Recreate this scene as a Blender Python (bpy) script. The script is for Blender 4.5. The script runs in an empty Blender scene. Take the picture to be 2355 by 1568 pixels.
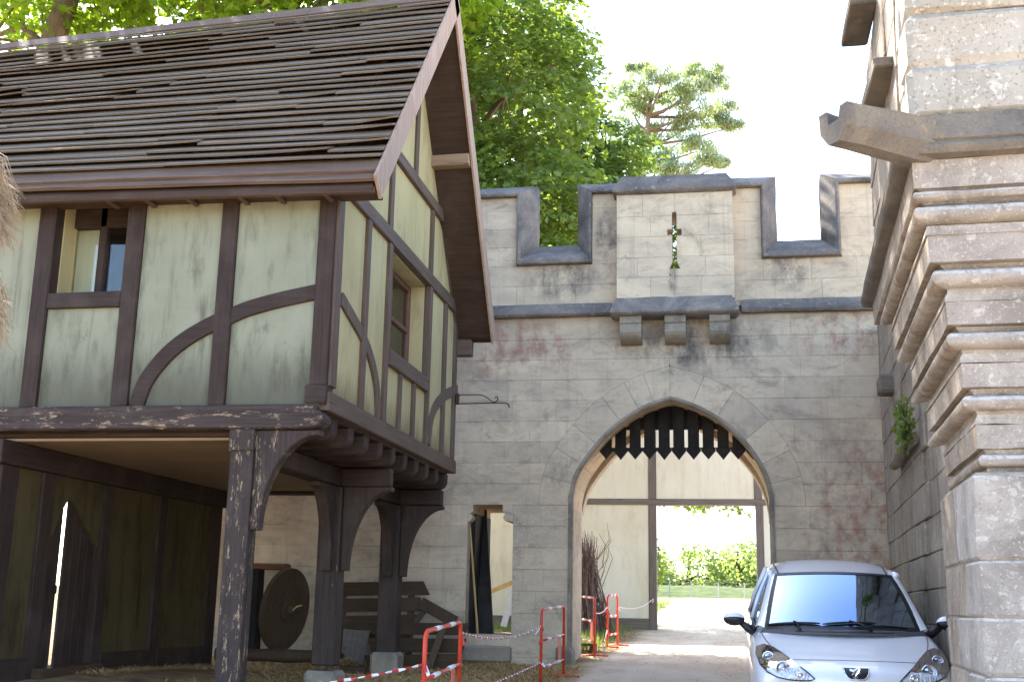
import bpy, bmesh, math, random
from mathutils import Vector, Matrix, noise
random.seed(7)
SC = bpy.context.scene
COL = SC.collection
# ------------------------------------------------------------------ camera
# site axes: x along the castle wall (to the right), y away from the viewer, z up (metres)
F_PX = 2700.0; CX, CY = 1177.5, 784.0            # focal length / principal point on a 2355 px wide picture
PITCH = math.atan((1390 - 784) / 2700.0); ROLL = 0.02; YAW = 0.18; EYE = 1.6
def _axes():
    cp, sp = math.cos(PITCH), math.sin(PITCH); c, s = math.cos(ROLL), math.sin(ROLL)
    r0, r1, r2 = (1, 0, 0), (0, sp, -cp), (0, cp, sp)
    a = [[c*r0[i]-s*r1[i] for i in range(3)], [s*r0[i]+c*r1[i] for i in range(3)], list(r2)]
    ca, sa = math.cos(YAW), math.sin(YAW)
    return [[v[0]*ca-v[1]*sa, v[0]*sa+v[1]*ca, v[2]] for v in a]
AX = _axes()
cam_data = bpy.data.cameras.new('camera'); cam = bpy.data.objects.new('camera', cam_data); COL.objects.link(cam)
cam_data.sensor_width = 36.0; cam_data.lens = F_PX/2355*36.0; cam_data.clip_start = 0.05; cam_data.clip_end = 3000
mw = Matrix.Identity(4)
for i in range(3):
    mw[i][0] = AX[0][i]; mw[i][1] = -AX[1][i]; mw[i][2] = -AX[2][i]
mw[2][3] = EYE
cam.matrix_world = mw
SC.camera = cam
def ray(px, py):
    a, b = (px-CX)/F_PX, (py-CY)/F_PX
    return [AX[0][i]*a+AX[1][i]*b+AX[2][i] for i in range(3)]
def PY(px, py, y):                                # a measured point on the plane y = const -> (x, z)
    d = ray(px, py); t = y/d[1]; return (d[0]*t, EYE+d[2]*t)
def PX(px, py, x):                                # on the plane x = const -> (y, z)
    d = ray(px, py); t = x/d[0]; return (d[1]*t, EYE+d[2]*t)
def PZ(px, py, z):
    d = ray(px, py); t = (z-EYE)/d[2]; return (d[0]*t, d[1]*t)
# ------------------------------------------------------------------ sky, sun, exposure
SUN_AZ = math.radians(-40)      # measured from +y towards +x: behind the castle, from the left
SUN_EL = math.radians(41)
world = bpy.data.worlds.new('World'); SC.world = world; world.use_nodes = True
wn = world.node_tree; wn.nodes.clear()
wo = wn.nodes.new('ShaderNodeOutputWorld'); wb = wn.nodes.new('ShaderNodeBackground'); sky = wn.nodes.new('ShaderNodeTexSky')
sky.sky_type = 'NISHITA'; sky.sun_disc = False; sky.sun_elevation = SUN_EL; sky.sun_rotation = SUN_AZ
sky.air_density = 0.8; sky.dust_density = 1.0; sky.ozone_density = 0.5
wb.inputs['Strength'].default_value = 0.15
wn.links.new(sky.outputs[0], wb.inputs[0]); wn.links.new(wb.outputs[0], wo.inputs[0])
sd = bpy.data.lights.new('sun', 'SUN'); sd.energy = 4.0; sd.angle = math.radians(0.53); sd.color = (1.0, 0.94, 0.84)
sun = bpy.data.objects.new('sun', sd); COL.objects.link(sun)
sdir = Vector((math.sin(SUN_AZ)*math.cos(SUN_EL), math.cos(SUN_AZ)*math.cos(SUN_EL), math.sin(SUN_EL)))
sun.rotation_euler = sdir.to_track_quat('Z', 'Y').to_euler(); sun.location = sdir*60
SC.render.engine = 'CYCLES'
SC.view_settings.view_transform = 'Standard'; SC.view_settings.look = 'None'; SC.view_settings.gamma = 1.0
SC.view_settings.exposure = 2.5
# ------------------------------------------------------------------ helpers
def lerp(a, b, t): return a+(b-a)*t
def interp(xs, ys, x):
    if x <= xs[0]: return ys[0]
    for i in range(1, len(xs)):
        if x <= xs[i]:
            return lerp(ys[i-1], ys[i], (x-xs[i-1])/(xs[i]-xs[i-1]))
    return ys[-1]
def tag(o, label, cat, group=None, kind=None):
    if label: o['label'] = label
    if cat: o['category'] = cat
    if group: o['group'] = group
    if kind: o['kind'] = kind
    return o
def thing(name, loc, label, cat, group=None):
    o = bpy.data.objects.new(name, None); COL.objects.link(o); o.location = loc; o.empty_display_size = 0.2
    return tag(o, label, cat, group)
def worldloc(p):
    return Vector(p.location) if p.type == 'EMPTY' else Vector((0, 0, 0))     # meshes carry world coordinates
class MB:
    def __init__(s): s.v = []; s.f = []; s.mi = []
    def add(s, vs, fs, m=0):
        n = len(s.v); s.v += [tuple(v) for v in vs]; s.f += [tuple(i+n for i in f) for f in fs]; s.mi += [m]*len(fs); return s
    def box(s, x0, x1, y0, y1, z0, z1, ch=0.0, jit=0.0, m=0):
        X = (x0, x1); Y = (y0, y1); Z = (z0, z1)
        if ch <= 0:
            vs = [(X[i], Y[j], Z[k]) for i in (0, 1) for j in (0, 1) for k in (0, 1)]
            fs = [(0, 1, 3, 2), (4, 6, 7, 5), (0, 4, 5, 1), (2, 3, 7, 6), (0, 2, 6, 4), (1, 5, 7, 3)]
        else:
            vs = []; idx = {}
            for i in (0, 1):
                for j in (0, 1):
                    for k in (0, 1):
                        p = [X[i], Y[j], Z[k]]; sg = [1-2*i, 1-2*j, 1-2*k]
                        for a in range(3):
                            q = [p[c]+(0 if c == a else sg[c]*ch) for c in range(3)]
                            idx[(i, j, k, a)] = len(vs); vs.append(q)
            fs = []
            for a in range(3):
                b, c = [t for t in range(3) if t != a]
                for e in (0, 1):
                    loop = []
                    for (u, w) in ((0, 0), (1, 0), (1, 1), (0, 1)):
                        key = [0, 0, 0]; key[a] = e; key[b] = u; key[c] = w; loop.append(idx[(*key, a)])
                    fs.append(loop)
            for a in range(3):
                b, c = [t for t in range(3) if t != a]
                for u in (0, 1):
                    for w in (0, 1):
                        k0 = [0, 0, 0]; k1 = [0, 0, 0]; k0[a] = 0; k1[a] = 1
                        for k in (k0, k1): k[b] = u; k[c] = w
                        fs.append([idx[(*k0, b)], idx[(*k1, b)], idx[(*k1, c)], idx[(*k0, c)]])
            for i in (0, 1):
                for j in (0, 1):
                    for k in (0, 1): fs.append([idx[(i, j, k, a)] for a in range(3)])
        if jit:
            vs = [[c+random.uniform(-jit, jit) for c in v] for v in vs]
        return s.add(vs, fs, m)
    def prism(s, poly, d0, d1, axis='y', ch=0.0, m=0):
        sg = 1 if d1 > d0 else -1
        def P(a, b, d): return (a, d, b) if axis == 'y' else ((d, a, b) if axis == 'x' else (a, b, d))
        n = len(poly)
        loops = [[P(a, b, d1) for a, b in poly]]
        if ch > 0:
            loops.append([P(a, b, d0+sg*ch) for a, b in poly]); loops.append([P(a, b, d0) for a, b in inset(poly, ch)])
        else: loops.append([P(a, b, d0) for a, b in poly])
        vs = [p for l in loops for p in l]; fs = [tuple(range(n)), tuple(reversed(range((len(loops)-1)*n, len(loops)*n)))]
        for k in range(len(loops)-1):
            for i in range(n):
                j = (i+1) % n; fs.append((k*n+i, k*n+j, (k+1)*n+j, (k+1)*n+i))
        return s.add(vs, fs, m)
    def loft(s, rings, closed=True, cap=True, m=0):
        n = len(rings[0]); vs = [p for r in rings for p in r]; fs = []
        for k in range(len(rings)-1):
            for i in range(n if closed else n-1):
                j = (i+1) % n; fs.append((k*n+i, k*n+j, (k+1)*n+j, (k+1)*n+i))
        if cap and closed: fs += [tuple(range(n)), tuple(reversed(range((len(rings)-1)*n, len(rings)*n)))]
        return s.add(vs, fs, m)
    def tube(s, path, r, n=8, cap=True, m=0):
        path = [Vector(p) for p in path]; R = r if isinstance(r, (list, tuple)) else [r]*len(path)
        rings = []; up = None
        for i, p in enumerate(path):
            t = (path[min(i+1, len(path)-1)]-path[max(i-1, 0)])
            if t.length < 1e-9: t = Vector((0, 0, 1))
            t.normalize()
            if up is None:
                up = Vector((0, 0, 1)) if abs(t.z) < 0.9 else Vector((1, 0, 0))
            a = t.cross(up)
            if a.length < 1e-6: a = t.orthogonal()
            a.normalize(); b = t.cross(a); b.normalize(); up = -b if b.dot(up) < 0 else b
            rings.append([p+(a*math.cos(q)+b*math.sin(q))*R[i] for q in [2*math.pi*k/n for k in range(n)]])
        return s.loft(rings, True, cap, m)
    def build(s, name, mat, parent=None, smooth=False, label=None, kind=None, auto=None):
        me = bpy.data.meshes.new(name)
        me.from_pydata([tuple(v) for v in s.v], [], s.f)
        mats = mat if isinstance(mat, (list, tuple)) else [mat]
        for q in mats: me.materials.append(q)
        if len(mats) > 1:
            for p, i in zip(me.polygons, s.mi): p.material_index = i
        if len(s.f) < 60000:
            bm = bmesh.new(); bm.from_mesh(me); bmesh.ops.recalc_face_normals(bm, faces=bm.faces); bm.to_mesh(me); bm.free()
        if smooth:
            for p in me.polygons: p.use_smooth = True
            if auto: me.set_sharp_from_angle(angle=math.radians(auto))
        me.update()
        o = bpy.data.objects.new(name, me); COL.objects.link(o)
        if parent is not None:
            o.parent = parent; o.matrix_parent_inverse = Matrix.Translation(-worldloc(parent))
        if label: o['label'] = label
        if kind: o['kind'] = kind
        return o
def area2(poly): return sum(poly[i][0]*poly[(i+1) % len(poly)][1]-poly[(i+1) % len(poly)][0]*poly[i][1] for i in range(len(poly)))
def inset(poly, d):
    n = len(poly); sgn = 1 if area2(poly) > 0 else -1; out = []
    for i in range(n):
        p0 = Vector(poly[i-1]); p1 = Vector(poly[i]); p2 = Vector(poly[(i+1) % n])
        e1 = (p1-p0); e2 = (p2-p1)
        if e1.length < 1e-9 or e2.length < 1e-9: out.append(tuple(p1)); continue
        e1.normalize(); e2.normalize()
        n1 = Vector((-e1.y, e1.x))*sgn; n2 = Vector((-e2.y, e2.x))*sgn
        b = n1+n2
        if b.length < 1e-6: out.append(tuple(p1+n1*d)); continue
        b.normalize(); k = d/max(0.35, b.dot(n1)); out.append(tuple(p1+b*k))
    return out
def ribbon(pts, w):
    """polygon of a band of width w about a centre line (2D)"""
    L, R = [], []
    for i, p in enumerate(pts):
        a = Vector(pts[max(i-1, 0)]); b = Vector(pts[min(i+1, len(pts)-1)]); t = (b-a).normalized(); nn = Vector((-t.y, t.x))
        ww = w[i] if isinstance(w, (list, tuple)) else w
        L.append(tuple(Vector(p)+nn*ww/2)); R.append(tuple(Vector(p)-nn*ww/2))
    return L+R[::-1]
def smooth_path(pts, n=4):
    """Catmull-Rom through the points"""
    out = []; P = [Vector(p) for p in pts]
    for i in range(len(P)-1):
        p0 = P[max(i-1, 0)]; p1 = P[i]; p2 = P[i+1]; p3 = P[min(i+2, len(P)-1)]
        for k in range(n):
            t = k/n
            out.append(0.5*((2*p1)+(p2-p0)*t+(2*p0-5*p1+4*p2-p3)*t*t+(3*p1-p0-3*p2+p3)*t**3))
    out.append(P[-1]); return [tuple(p) for p in out]
# ------------------------------------------------------------------ materials
def srgb(r, g, b):
    f = lambda c: (c/255/12.92) if c/255 <= 0.04045 else ((c/255+0.055)/1.055)**2.4
    return (f(r), f(g), f(b), 1.0)
class N:
    def __init__(s, name):
        s.m = bpy.data.materials.new(name); s.m.use_nodes = True; s.t = s.m.node_tree; s.t.nodes.clear()
        s.out = s.t.nodes.new('ShaderNodeOutputMaterial'); s.p = s.t.nodes.new('ShaderNodeBsdfPrincipled')
        s.t.links.new(s.p.outputs[0], s.out.inputs[0]); s.tc = s.t.nodes.new('ShaderNodeTexCoord')
    def new(s, t, **kw):
        n = s.t.nodes.new(t)
        for k, v in kw.items(): setattr(n, k, v)
        return n
    def link(s, a, b): s.t.links.new(a, b)
    def coord(s, stretch=(1, 1, 1), rot=(0, 0, 0)):
        mp = s.new('ShaderNodeMapping'); mp.inputs['Scale'].default_value = stretch; mp.inputs['Rotation'].default_value = rot
        s.link(s.tc.outputs['Object'], mp.inputs['Vector']); return mp.outputs[0]
    def noise(s, scale, stretch=(1, 1, 1), detail=5, rough=0.6, dist=0.0):
        n = s.new('ShaderNodeTexNoise'); n.inputs['Scale'].default_value = scale; n.inputs['Detail'].default_value = detail
        n.inputs['Roughness'].default_value = rough; n.inputs['Distortion'].default_value = dist
        s.link(s.coord(stretch), n.inputs['Vector']); return n.outputs['Fac']
    def ramp(s, fac, stops):
        r = s.new('ShaderNodeValToRGB'); e = r.color_ramp.elements
        while len(e) < len(stops): e.new(0.5)
        for q, (pos, c) in zip(e, stops):
            q.position = pos; q.color = c if len(c) == 4 else (*c, 1)
        s.link(fac, r.inputs[0]); return r.outputs[0]
    def step(s, fac, lo, hi):
        r = s.new('ShaderNodeMapRange'); r.interpolation_type = 'SMOOTHSTEP'
        r.inputs['From Min'].default_value = lo; r.inputs['From Max'].default_value = hi
        s.link(fac, r.inputs['Value']); return r.outputs[0]
    def mix(s, fac, a, b, mode='MIX'):
        m = s.new('ShaderNodeMix', data_type='RGBA', blend_type=mode)
        def put(x, sock):
            if hasattr(x, 'is_output') or isinstance(x, bpy.types.NodeSocket): s.link(x, sock)
            else: sock.default_value = x
        put(fac, m.inputs[0]); put(a, m.inputs[6]); put(b, m.inputs[7]); return m.outputs[2]
    def math(s, op, a, b=0.5, c=None):
        m = s.new('ShaderNodeMath', operation=op)
        for i, x in enumerate((a, b) if c is None else (a, b, c)):
            if isinstance(x, bpy.types.NodeSocket): s.link(x, m.inputs[i])
            else: m.inputs[i].default_value = x
        return m.outputs[0]
    def near(s, c, r, soft=0.5, stretch=(1, 1, 1)):
        """1 around a place of the object, falling to 0 at distance r (a stain with a shape of its own)"""
        mp = s.new('ShaderNodeMapping'); mp.vector_type = 'POINT'
        mp.inputs['Location'].default_value = tuple(-c[i]*stretch[i] for i in range(3)); mp.inputs['Scale'].default_value = stretch
        s.link(s.tc.outputs['Object'], mp.inputs['Vector'])
        l = s.new('ShaderNodeVectorMath', operation='LENGTH'); s.link(mp.outputs[0], l.inputs[0])
        r_ = s.new('ShaderNodeMapRange'); r_.interpolation_type = 'SMOOTHSTEP'
        r_.inputs['From Min'].default_value = r; r_.inputs['From Max'].default_value = r*(1-soft)
        s.link(l.outputs['Value'], r_.inputs['Value']); return r_.outputs[0]
    def rnd(s): return s.new('ShaderNodeObjectInfo').outputs['Random']
    def bump(s, h, strength=0.3, dist=0.01, normal=None):
        b = s.new('ShaderNodeBump'); b.inputs['Strength'].default_value = strength; b.inputs['Distance'].default_value = dist
        s.link(h, b.inputs['Height'])
        if normal is not None: s.link(normal, b.inputs['Normal'])
        s.link(b.outputs[0], s.p.inputs['Normal']); return b.outputs[0]
    def done(s, col, rough=0.8, spec=0.3, metal=0.0):
        if isinstance(col, bpy.types.NodeSocket): s.link(col, s.p.inputs['Base Color'])
        else: s.p.inputs['Base Color'].default_value = col
        if isinstance(rough, bpy.types.NodeSocket): s.link(rough, s.p.inputs['Roughness'])
        else: s.p.inputs['Roughness'].default_value = rough
        s.p.inputs['Specular IOR Level'].default_value = spec; s.p.inputs['Metallic'].default_value = metal
        return s.m
def G(v): return (v, v, v, 1)
def mat_ashlar(name='castle_ashlar'):
    n = N(name)
    big = n.noise(0.8, (1, 1, 1.9), 6, .68, .8); mid = n.noise(4.0, (1, 1, 2.2), 6, .65); fine = n.noise(38, (1, 1, .8), 4, .7)
    c = n.ramp(big, [(.30, srgb(174, 156, 135)), (.5, srgb(212, 191, 161)), (.68, srgb(230, 208, 174))])
    c = n.mix(n.math('MULTIPLY', n.rnd(), .55), c, n.mix(.6, c, srgb(158, 144, 128)), 'MIX')
    c = n.mix(n.math('MULTIPLY', n.step(mid, .5, .72), .38), c, srgb(142, 129, 114))
    c = n.mix(n.math('MULTIPLY', n.step(n.noise(2.2, (1.2, 1, 1), 6, .7), .56, .75), .35), c, srgb(196, 186, 168))
    streak = n.noise(9, (1, 1, .06), 4, .6)
    c = n.mix(n.math('MULTIPLY', n.step(streak, .52, .75), .30), c, srgb(136, 124, 110))
    sm = n.step(n.noise(1.6, (1, 1, 1.5), 7, .72, 1.0), .50, .70); c = n.mix(n.math('MULTIPLY', sm, .55), c, srgb(124, 111, 98))
    lt = n.step(n.noise(2.6, (.8, 1, 1.6), 6, .7, .6), .56, .74); c = n.mix(n.math('MULTIPLY', lt, .5), c, srgb(214, 200, 174))
    # reddish lichen towards the right-hand corner and a little near the house
    red = n.math('MAXIMUM', n.near((2.3, 18, 2.9), 1.7, .8, (1, 0, .75)), n.math('MAXIMUM', n.near((1.9, 18, 5.8), .9, .8, (.7, 0, 1.2)), n.near((-3.2, 18, 5.6), .9, .8, (.6, 0, 1.3))))
    red = n.math('MULTIPLY', red, n.step(n.noise(5, (1, 1, .7), 6, .75), .42, .66))
    c = n.mix(n.math('MULTIPLY', red, .8), c, srgb(156, 98, 76))
    # soot under the embrasures and below the slit
    blk = None
    for (px, pz, r, st) in ((-2.5, 6.7, .8, (1, 0, 1.5)), (-1.75, 7.4, .5, (1.6, 0, .8)), (1.05, 6.85, .65, (1.2, 0, 1.1)), (-.72, 6.62, .34, (3.2, 0, .9)), (-.3, 5.6, 1.0, (.6, 0, 1.5))):
        q = n.near((px, 18, pz), r, .7, st); blk = q if blk is None else n.math('MAXIMUM', blk, q)
    b1 = n.math('MULTIPLY', blk, n.step(n.noise(3, (1, 1, .6), 5, .7), .35, .65))
    c = n.mix(n.math('MULTIPLY', b1, .85), c, srgb(78, 73, 70))
    b2 = n.math('MULTIPLY', blk, n.step(n.noise(16, (1, 1, .9), 5, .75), .58, .66))
    c = n.mix(n.math('MULTIPLY', b2, .8), c, srgb(34, 34, 35))
    # pale lichen specks on the pier
    pier = n.near((-2.75, 18, 2.1), 1.3, .7, (1, 0, .8))
    sp = n.math('MULTIPLY', n.math('ADD', pier, .12), n.step(n.noise(24, (1, 1, 1), 3, .6), .585, .65))
    c = n.mix(n.math('MINIMUM', sp, .8), c, srgb(205, 205, 205))
    c = n.mix(n.math('MULTIPLY', fine, .35), c, n.mix(.5, c, srgb(150, 140, 130)))
    h = n.math('ADD', n.math('MULTIPLY', mid, .6), n.math('MULTIPLY', fine, .4)); n.bump(h, .45, .012)
    return n.done(c, .92, .2)
def mat_stone(name, a, b, d, lich=srgb(215, 213, 205), la=.6, brown=None, scale=1.0, bstr=.6, up=0.):
    n = N(name)
    big = n.noise(1.7*scale, (1, 1, 1), 6, .65, .6); mid = n.noise(6*scale, (1, 1, 1), 6, .7); fine = n.noise(45*scale, (1, 1, 1), 4, .7)
    c = n.ramp(big, [(.32, a), (.5, b), (.7, d)])
    c = n.mix(n.math('MULTIPLY', n.rnd(), .35), c, a)
    if brown is not None:
        st = n.noise(7, (1, 1, .10), 5, .65)
        c = n.mix(n.math('MULTIPLY', n.step(st, .45, .7), .6), c, brown)
    l1 = n.step(n.noise(9*scale, (1, 1, 1), 5, .65, .4), .57, .66); l2 = n.step(n.noise(34*scale, (1, 1, 1), 4, .6), .585, .66)
    c = n.mix(n.math('MULTIPLY', n.math('MAXIMUM', l1, l2), la), c, lich)
    if up > 0:                                   # lichen settles on the upper sides
        g = n.new('ShaderNodeNewGeometry'); sx = n.new('ShaderNodeSeparateXYZ'); n.link(g.outputs['Normal'], sx.inputs[0])
        k = n.math('MULTIPLY', n.step(sx.outputs[2], .05, .6), n.step(n.noise(12*scale, (1, 1, 1), 6, .75), .36, .56)); c = n.mix(n.math('MULTIPLY', k, up), c, lich)
    c = n.mix(n.math('MULTIPLY', n.step(mid, .56, .78), .38), c, n.mix(.5, c, G(.08)))
    pits = n.step(n.noise(60*scale, (1, 1, 1), 3, .6), .30, .42)
    c = n.mix(n.math('MULTIPLY', n.math('SUBTRACT', 1.0, pits), .28), c, G(.12))
    h = n.math('ADD', n.math('MULTIPLY', mid, .5), n.math('ADD', n.math('MULTIPLY', fine, .25), n.math('MULTIPLY', pits, .25))); n.bump(h, bstr, .03)
    return n.done(c, .93, .2)
def mat_timber(name, a, b, axis='z', chip=.0, chipc=srgb(178, 150, 120), scale=1.0):
    n = N(name); lo = .06
    st = {'x': (lo, 1, 1), 'y': (1, lo, 1), 'z': (1, 1, lo)}[axis]
    g = n.noise(26*scale, st, 5, .65, .3); g2 = n.noise(90*scale, st, 3, .6); big = n.noise(2.0, (1, 1, 1), 5, .6)
    c = n.ramp(g, [(.3, a), (.7, b)])
    c = n.mix(n.math('MULTIPLY', n.rnd(), .35), c, a)
    c = n.mix(n.math('MULTIPLY', n.step(big, .45, .7), .45), c, n.mix(.5, b, srgb(92, 80, 74)))
    if chip > 0:
        k = n.math('MULTIPLY', n.step(n.noise(11, {'x': (.3, 1, 1), 'y': (1, .3, 1), 'z': (1, 1, .3)}[axis], 6, .8), .655-chip*.105, .69-chip*.105), n.step(n.noise(60, st, 4, .7), .42, .6))
        c = n.mix(n.math('MULTIPLY', k, .85), c, chipc)
    cr = n.step(n.noise(34*scale, st, 4, .7, .5), .30, .36)
    c = n.mix(n.math('MULTIPLY', n.math('SUBTRACT', 1, cr), .6), c, G(.012))
    h = n.math('ADD', n.math('MULTIPLY', g, .5), n.math('ADD', n.math('MULTIPLY', g2, .2), n.math('MULTIPLY', cr, .4))); n.bump(h, .55, .012)
    return n.done(c, .72, .3)
def mat_plaster(name, a, b, dirt, da=.5, low=None):
    n = N(name)
    big = n.noise(1.1, (1, 1, .7), 6, .6, .4); mid = n.noise(5, (1, 1, .25), 6, .65); fine = n.noise(55, (1, 1, 1), 4, .7)
    c = n.ramp(big, [(.3, a), (.7, b)])
    c = n.mix(n.math('MULTIPLY', n.step(mid, .48, .74), da), c, dirt)
    st = n.noise(11, (1, 1, .05), 4, .6); c = n.mix(n.math('MULTIPLY', n.step(st, .54, .74), da*.7), c, dirt)
    bl = n.math('MULTIPLY', n.step(n.noise(2.4, (1, 1, .8), 6, .75), .58, .78), da*1.0)
    c = n.mix(bl, c, n.mix(.5, dirt, G(.03)))
    if low is not None:                         # splash dirt along the sill of the wall
        z0, z1 = low
        sx = n.new('ShaderNodeSeparateXYZ'); n.link(n.tc.outputs['Object'], sx.inputs[0])
        k = n.math('MULTIPLY', n.step(n.math('ADD', sx.outputs[2], n.math('MULTIPLY', mid, -.6)), z1-.25, z0-.25), .7)
        c = n.mix(k, c, n.mix(.55, dirt, G(.03)))
    h = n.math('ADD', n.math('MULTIPLY', n.noise(14, (1, 1, 1), 4, .6), .6), n.math('MULTIPLY', fine, .4)); n.bump(h, .28, .01)
    return n.done(c, .9, .2)
def mat_plain(name, c, rough=.6, spec=.4, metal=0., var=.25, scale=8, bump=.15):
    n = N(name); k = n.noise(scale, (1, 1, 1), 5, .65); f = n.noise(scale*9, (1, 1, 1), 3, .6)
    dk = tuple(v*(1-var) for v in c[:3])+(1,); lt = tuple(min(1, v*(1+var*.6)) for v in c[:3])+(1,)
    col = n.ramp(k, [(.3, dk), (.7, lt)])
    if bump: n.bump(n.math('ADD', n.math('MULTIPLY', k, .5), n.math('MULTIPLY', f, .5)), bump, .006)
    return n.done(col, rough, spec, metal)
def mat_leaf(name, a, b, d, trans=.45):
    n = N(name); g = n.new('ShaderNodeNewGeometry')
    c = n.ramp(g.outputs['Random Per Island'], [(0, a), (.5, b), (1, d)])
    big = n.noise(.35, (1, 1, 1), 3, .5); c = n.mix(n.math('MULTIPLY', n.step(big, .4, .65), .5), c, d)
    n.link(c, n.p.inputs['Base Color']); n.p.inputs['Roughness'].default_value = .45; n.p.inputs['Specular IOR Level'].default_value = .35
    tr = n.new('ShaderNodeBsdfTranslucent'); tc = n.mix(.5, c, (.45, .6, .04, 1), 'MIX'); n.link(tc, tr.inputs[0])
    mx = n.new('ShaderNodeMixShader'); mx.inputs[0].default_value = trans
    n.link(n.p.outputs[0], mx.inputs[1]); n.link(tr.outputs[0], mx.inputs[2]); n.link(mx.outputs[0], n.out.inputs[0]); return n.m
M = {}
M['ashlar'] = mat_ashlar()
M['mortar'] = mat_plain('lime_mortar', srgb(150, 140, 126), .95, .1, 0, .3, 20)
M['lead'] = mat_stone('weathered_coping', srgb(88, 83, 80), srgb(120, 112, 106), srgb(154, 142, 128), srgb(176, 168, 158), .3, None, 1.0, .5)
M['corbel'] = mat_stone('corbel_stone', srgb(116, 108, 96), srgb(152, 140, 122), srgb(172, 158, 138), srgb(180, 176, 168), .3)
M['tower'] = mat_stone('tower_stone', srgb(126, 118, 109), srgb(158, 149, 139), srgb(182, 173, 162), srgb(214, 208, 199), .42, None, 1.4, .6, .7)
M['tower_pale'] = mat_stone('tower_pale_stone', srgb(150, 142, 128), srgb(172, 164, 150), srgb(188, 181, 168), srgb(216, 211, 200), .6, None, .8, .7)
M['tower_side'] = mat_stone('tower_side_stone', srgb(128, 115, 100), srgb(154, 141, 124), srgb(172, 160, 144), srgb(196, 190, 182), .4, srgb(118, 90, 68), 1.0, .7)
M['gutter'] = mat_stone('tower_gutter_stone', srgb(92, 86, 80), srgb(116, 109, 100), srgb(138, 128, 112), srgb(176, 146, 92), .22, None, 1.2, .7)
TA, TB = srgb(44, 31, 26), srgb(70, 54, 46)
for ax in 'xyz':
    M['timber_'+ax] = mat_timber('dark_timber_'+ax, TA, TB, ax)
    M['worn_'+ax] = mat_timber('worn_timber_'+ax, srgb(44, 34, 30), srgb(74, 60, 52), ax, .25)
    M['chipped_'+ax] = mat_timber('chipped_timber_'+ax, srgb(44, 34, 31), srgb(76, 62, 56), ax, 1.0)
    M['gable_'+ax] = mat_timber('gable_timber_'+ax, srgb(80, 63, 52), srgb(114, 95, 80), ax)
M['verge'] = mat_timber('verge_board_wood', srgb(148, 118, 98), srgb(190, 162, 138), 'z')
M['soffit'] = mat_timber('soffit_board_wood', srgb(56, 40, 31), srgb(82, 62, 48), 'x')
M['ceiling'] = mat_timber('ceiling_board_wood', srgb(140, 117, 94), srgb(168, 143, 117), 'x', 0, scale=.6)
M['plaster_front'] = mat_plaster('front_plaster', srgb(132, 133, 112), srgb(152, 153, 131), srgb(82, 78, 61), .62, (3.5, 4.3))
M['plaster_gable'] = mat_plaster('gable_plaster', srgb(172, 158, 114), srgb(188, 173, 128), srgb(128, 113, 78), .38, (3.5, 4.0))
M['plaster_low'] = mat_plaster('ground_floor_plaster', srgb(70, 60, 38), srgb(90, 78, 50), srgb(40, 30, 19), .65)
M['plaster_cream'] = mat_plaster('cream_plaster', srgb(212, 200, 172), srgb(226, 218, 198), srgb(188, 164, 116), .35)
M['greybeam'] = mat_timber('grey_beam_wood', srgb(92, 80, 70), srgb(128, 116, 106), 'x')
M['greypost'] = mat_timber('grey_post_wood', srgb(92, 80, 70), srgb(128, 116, 106), 'z')
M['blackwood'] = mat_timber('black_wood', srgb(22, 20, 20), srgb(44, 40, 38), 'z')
M['yellowwood'] = mat_timber('fresh_pine_wood', srgb(190, 152, 92), srgb(214, 178, 116), 'z')
M['oldplank'] = mat_timber('old_plank_wood', srgb(62, 46, 31), srgb(88, 68, 48), 'x')
M['oldplank_z'] = mat_timber('old_plank_wood_upright', srgb(70, 54, 38), srgb(96, 78, 58), 'z')
M['palewood'] = mat_timber('pale_weathered_wood', srgb(190, 186, 178), srgb(216, 212, 204), 'z')
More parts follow.
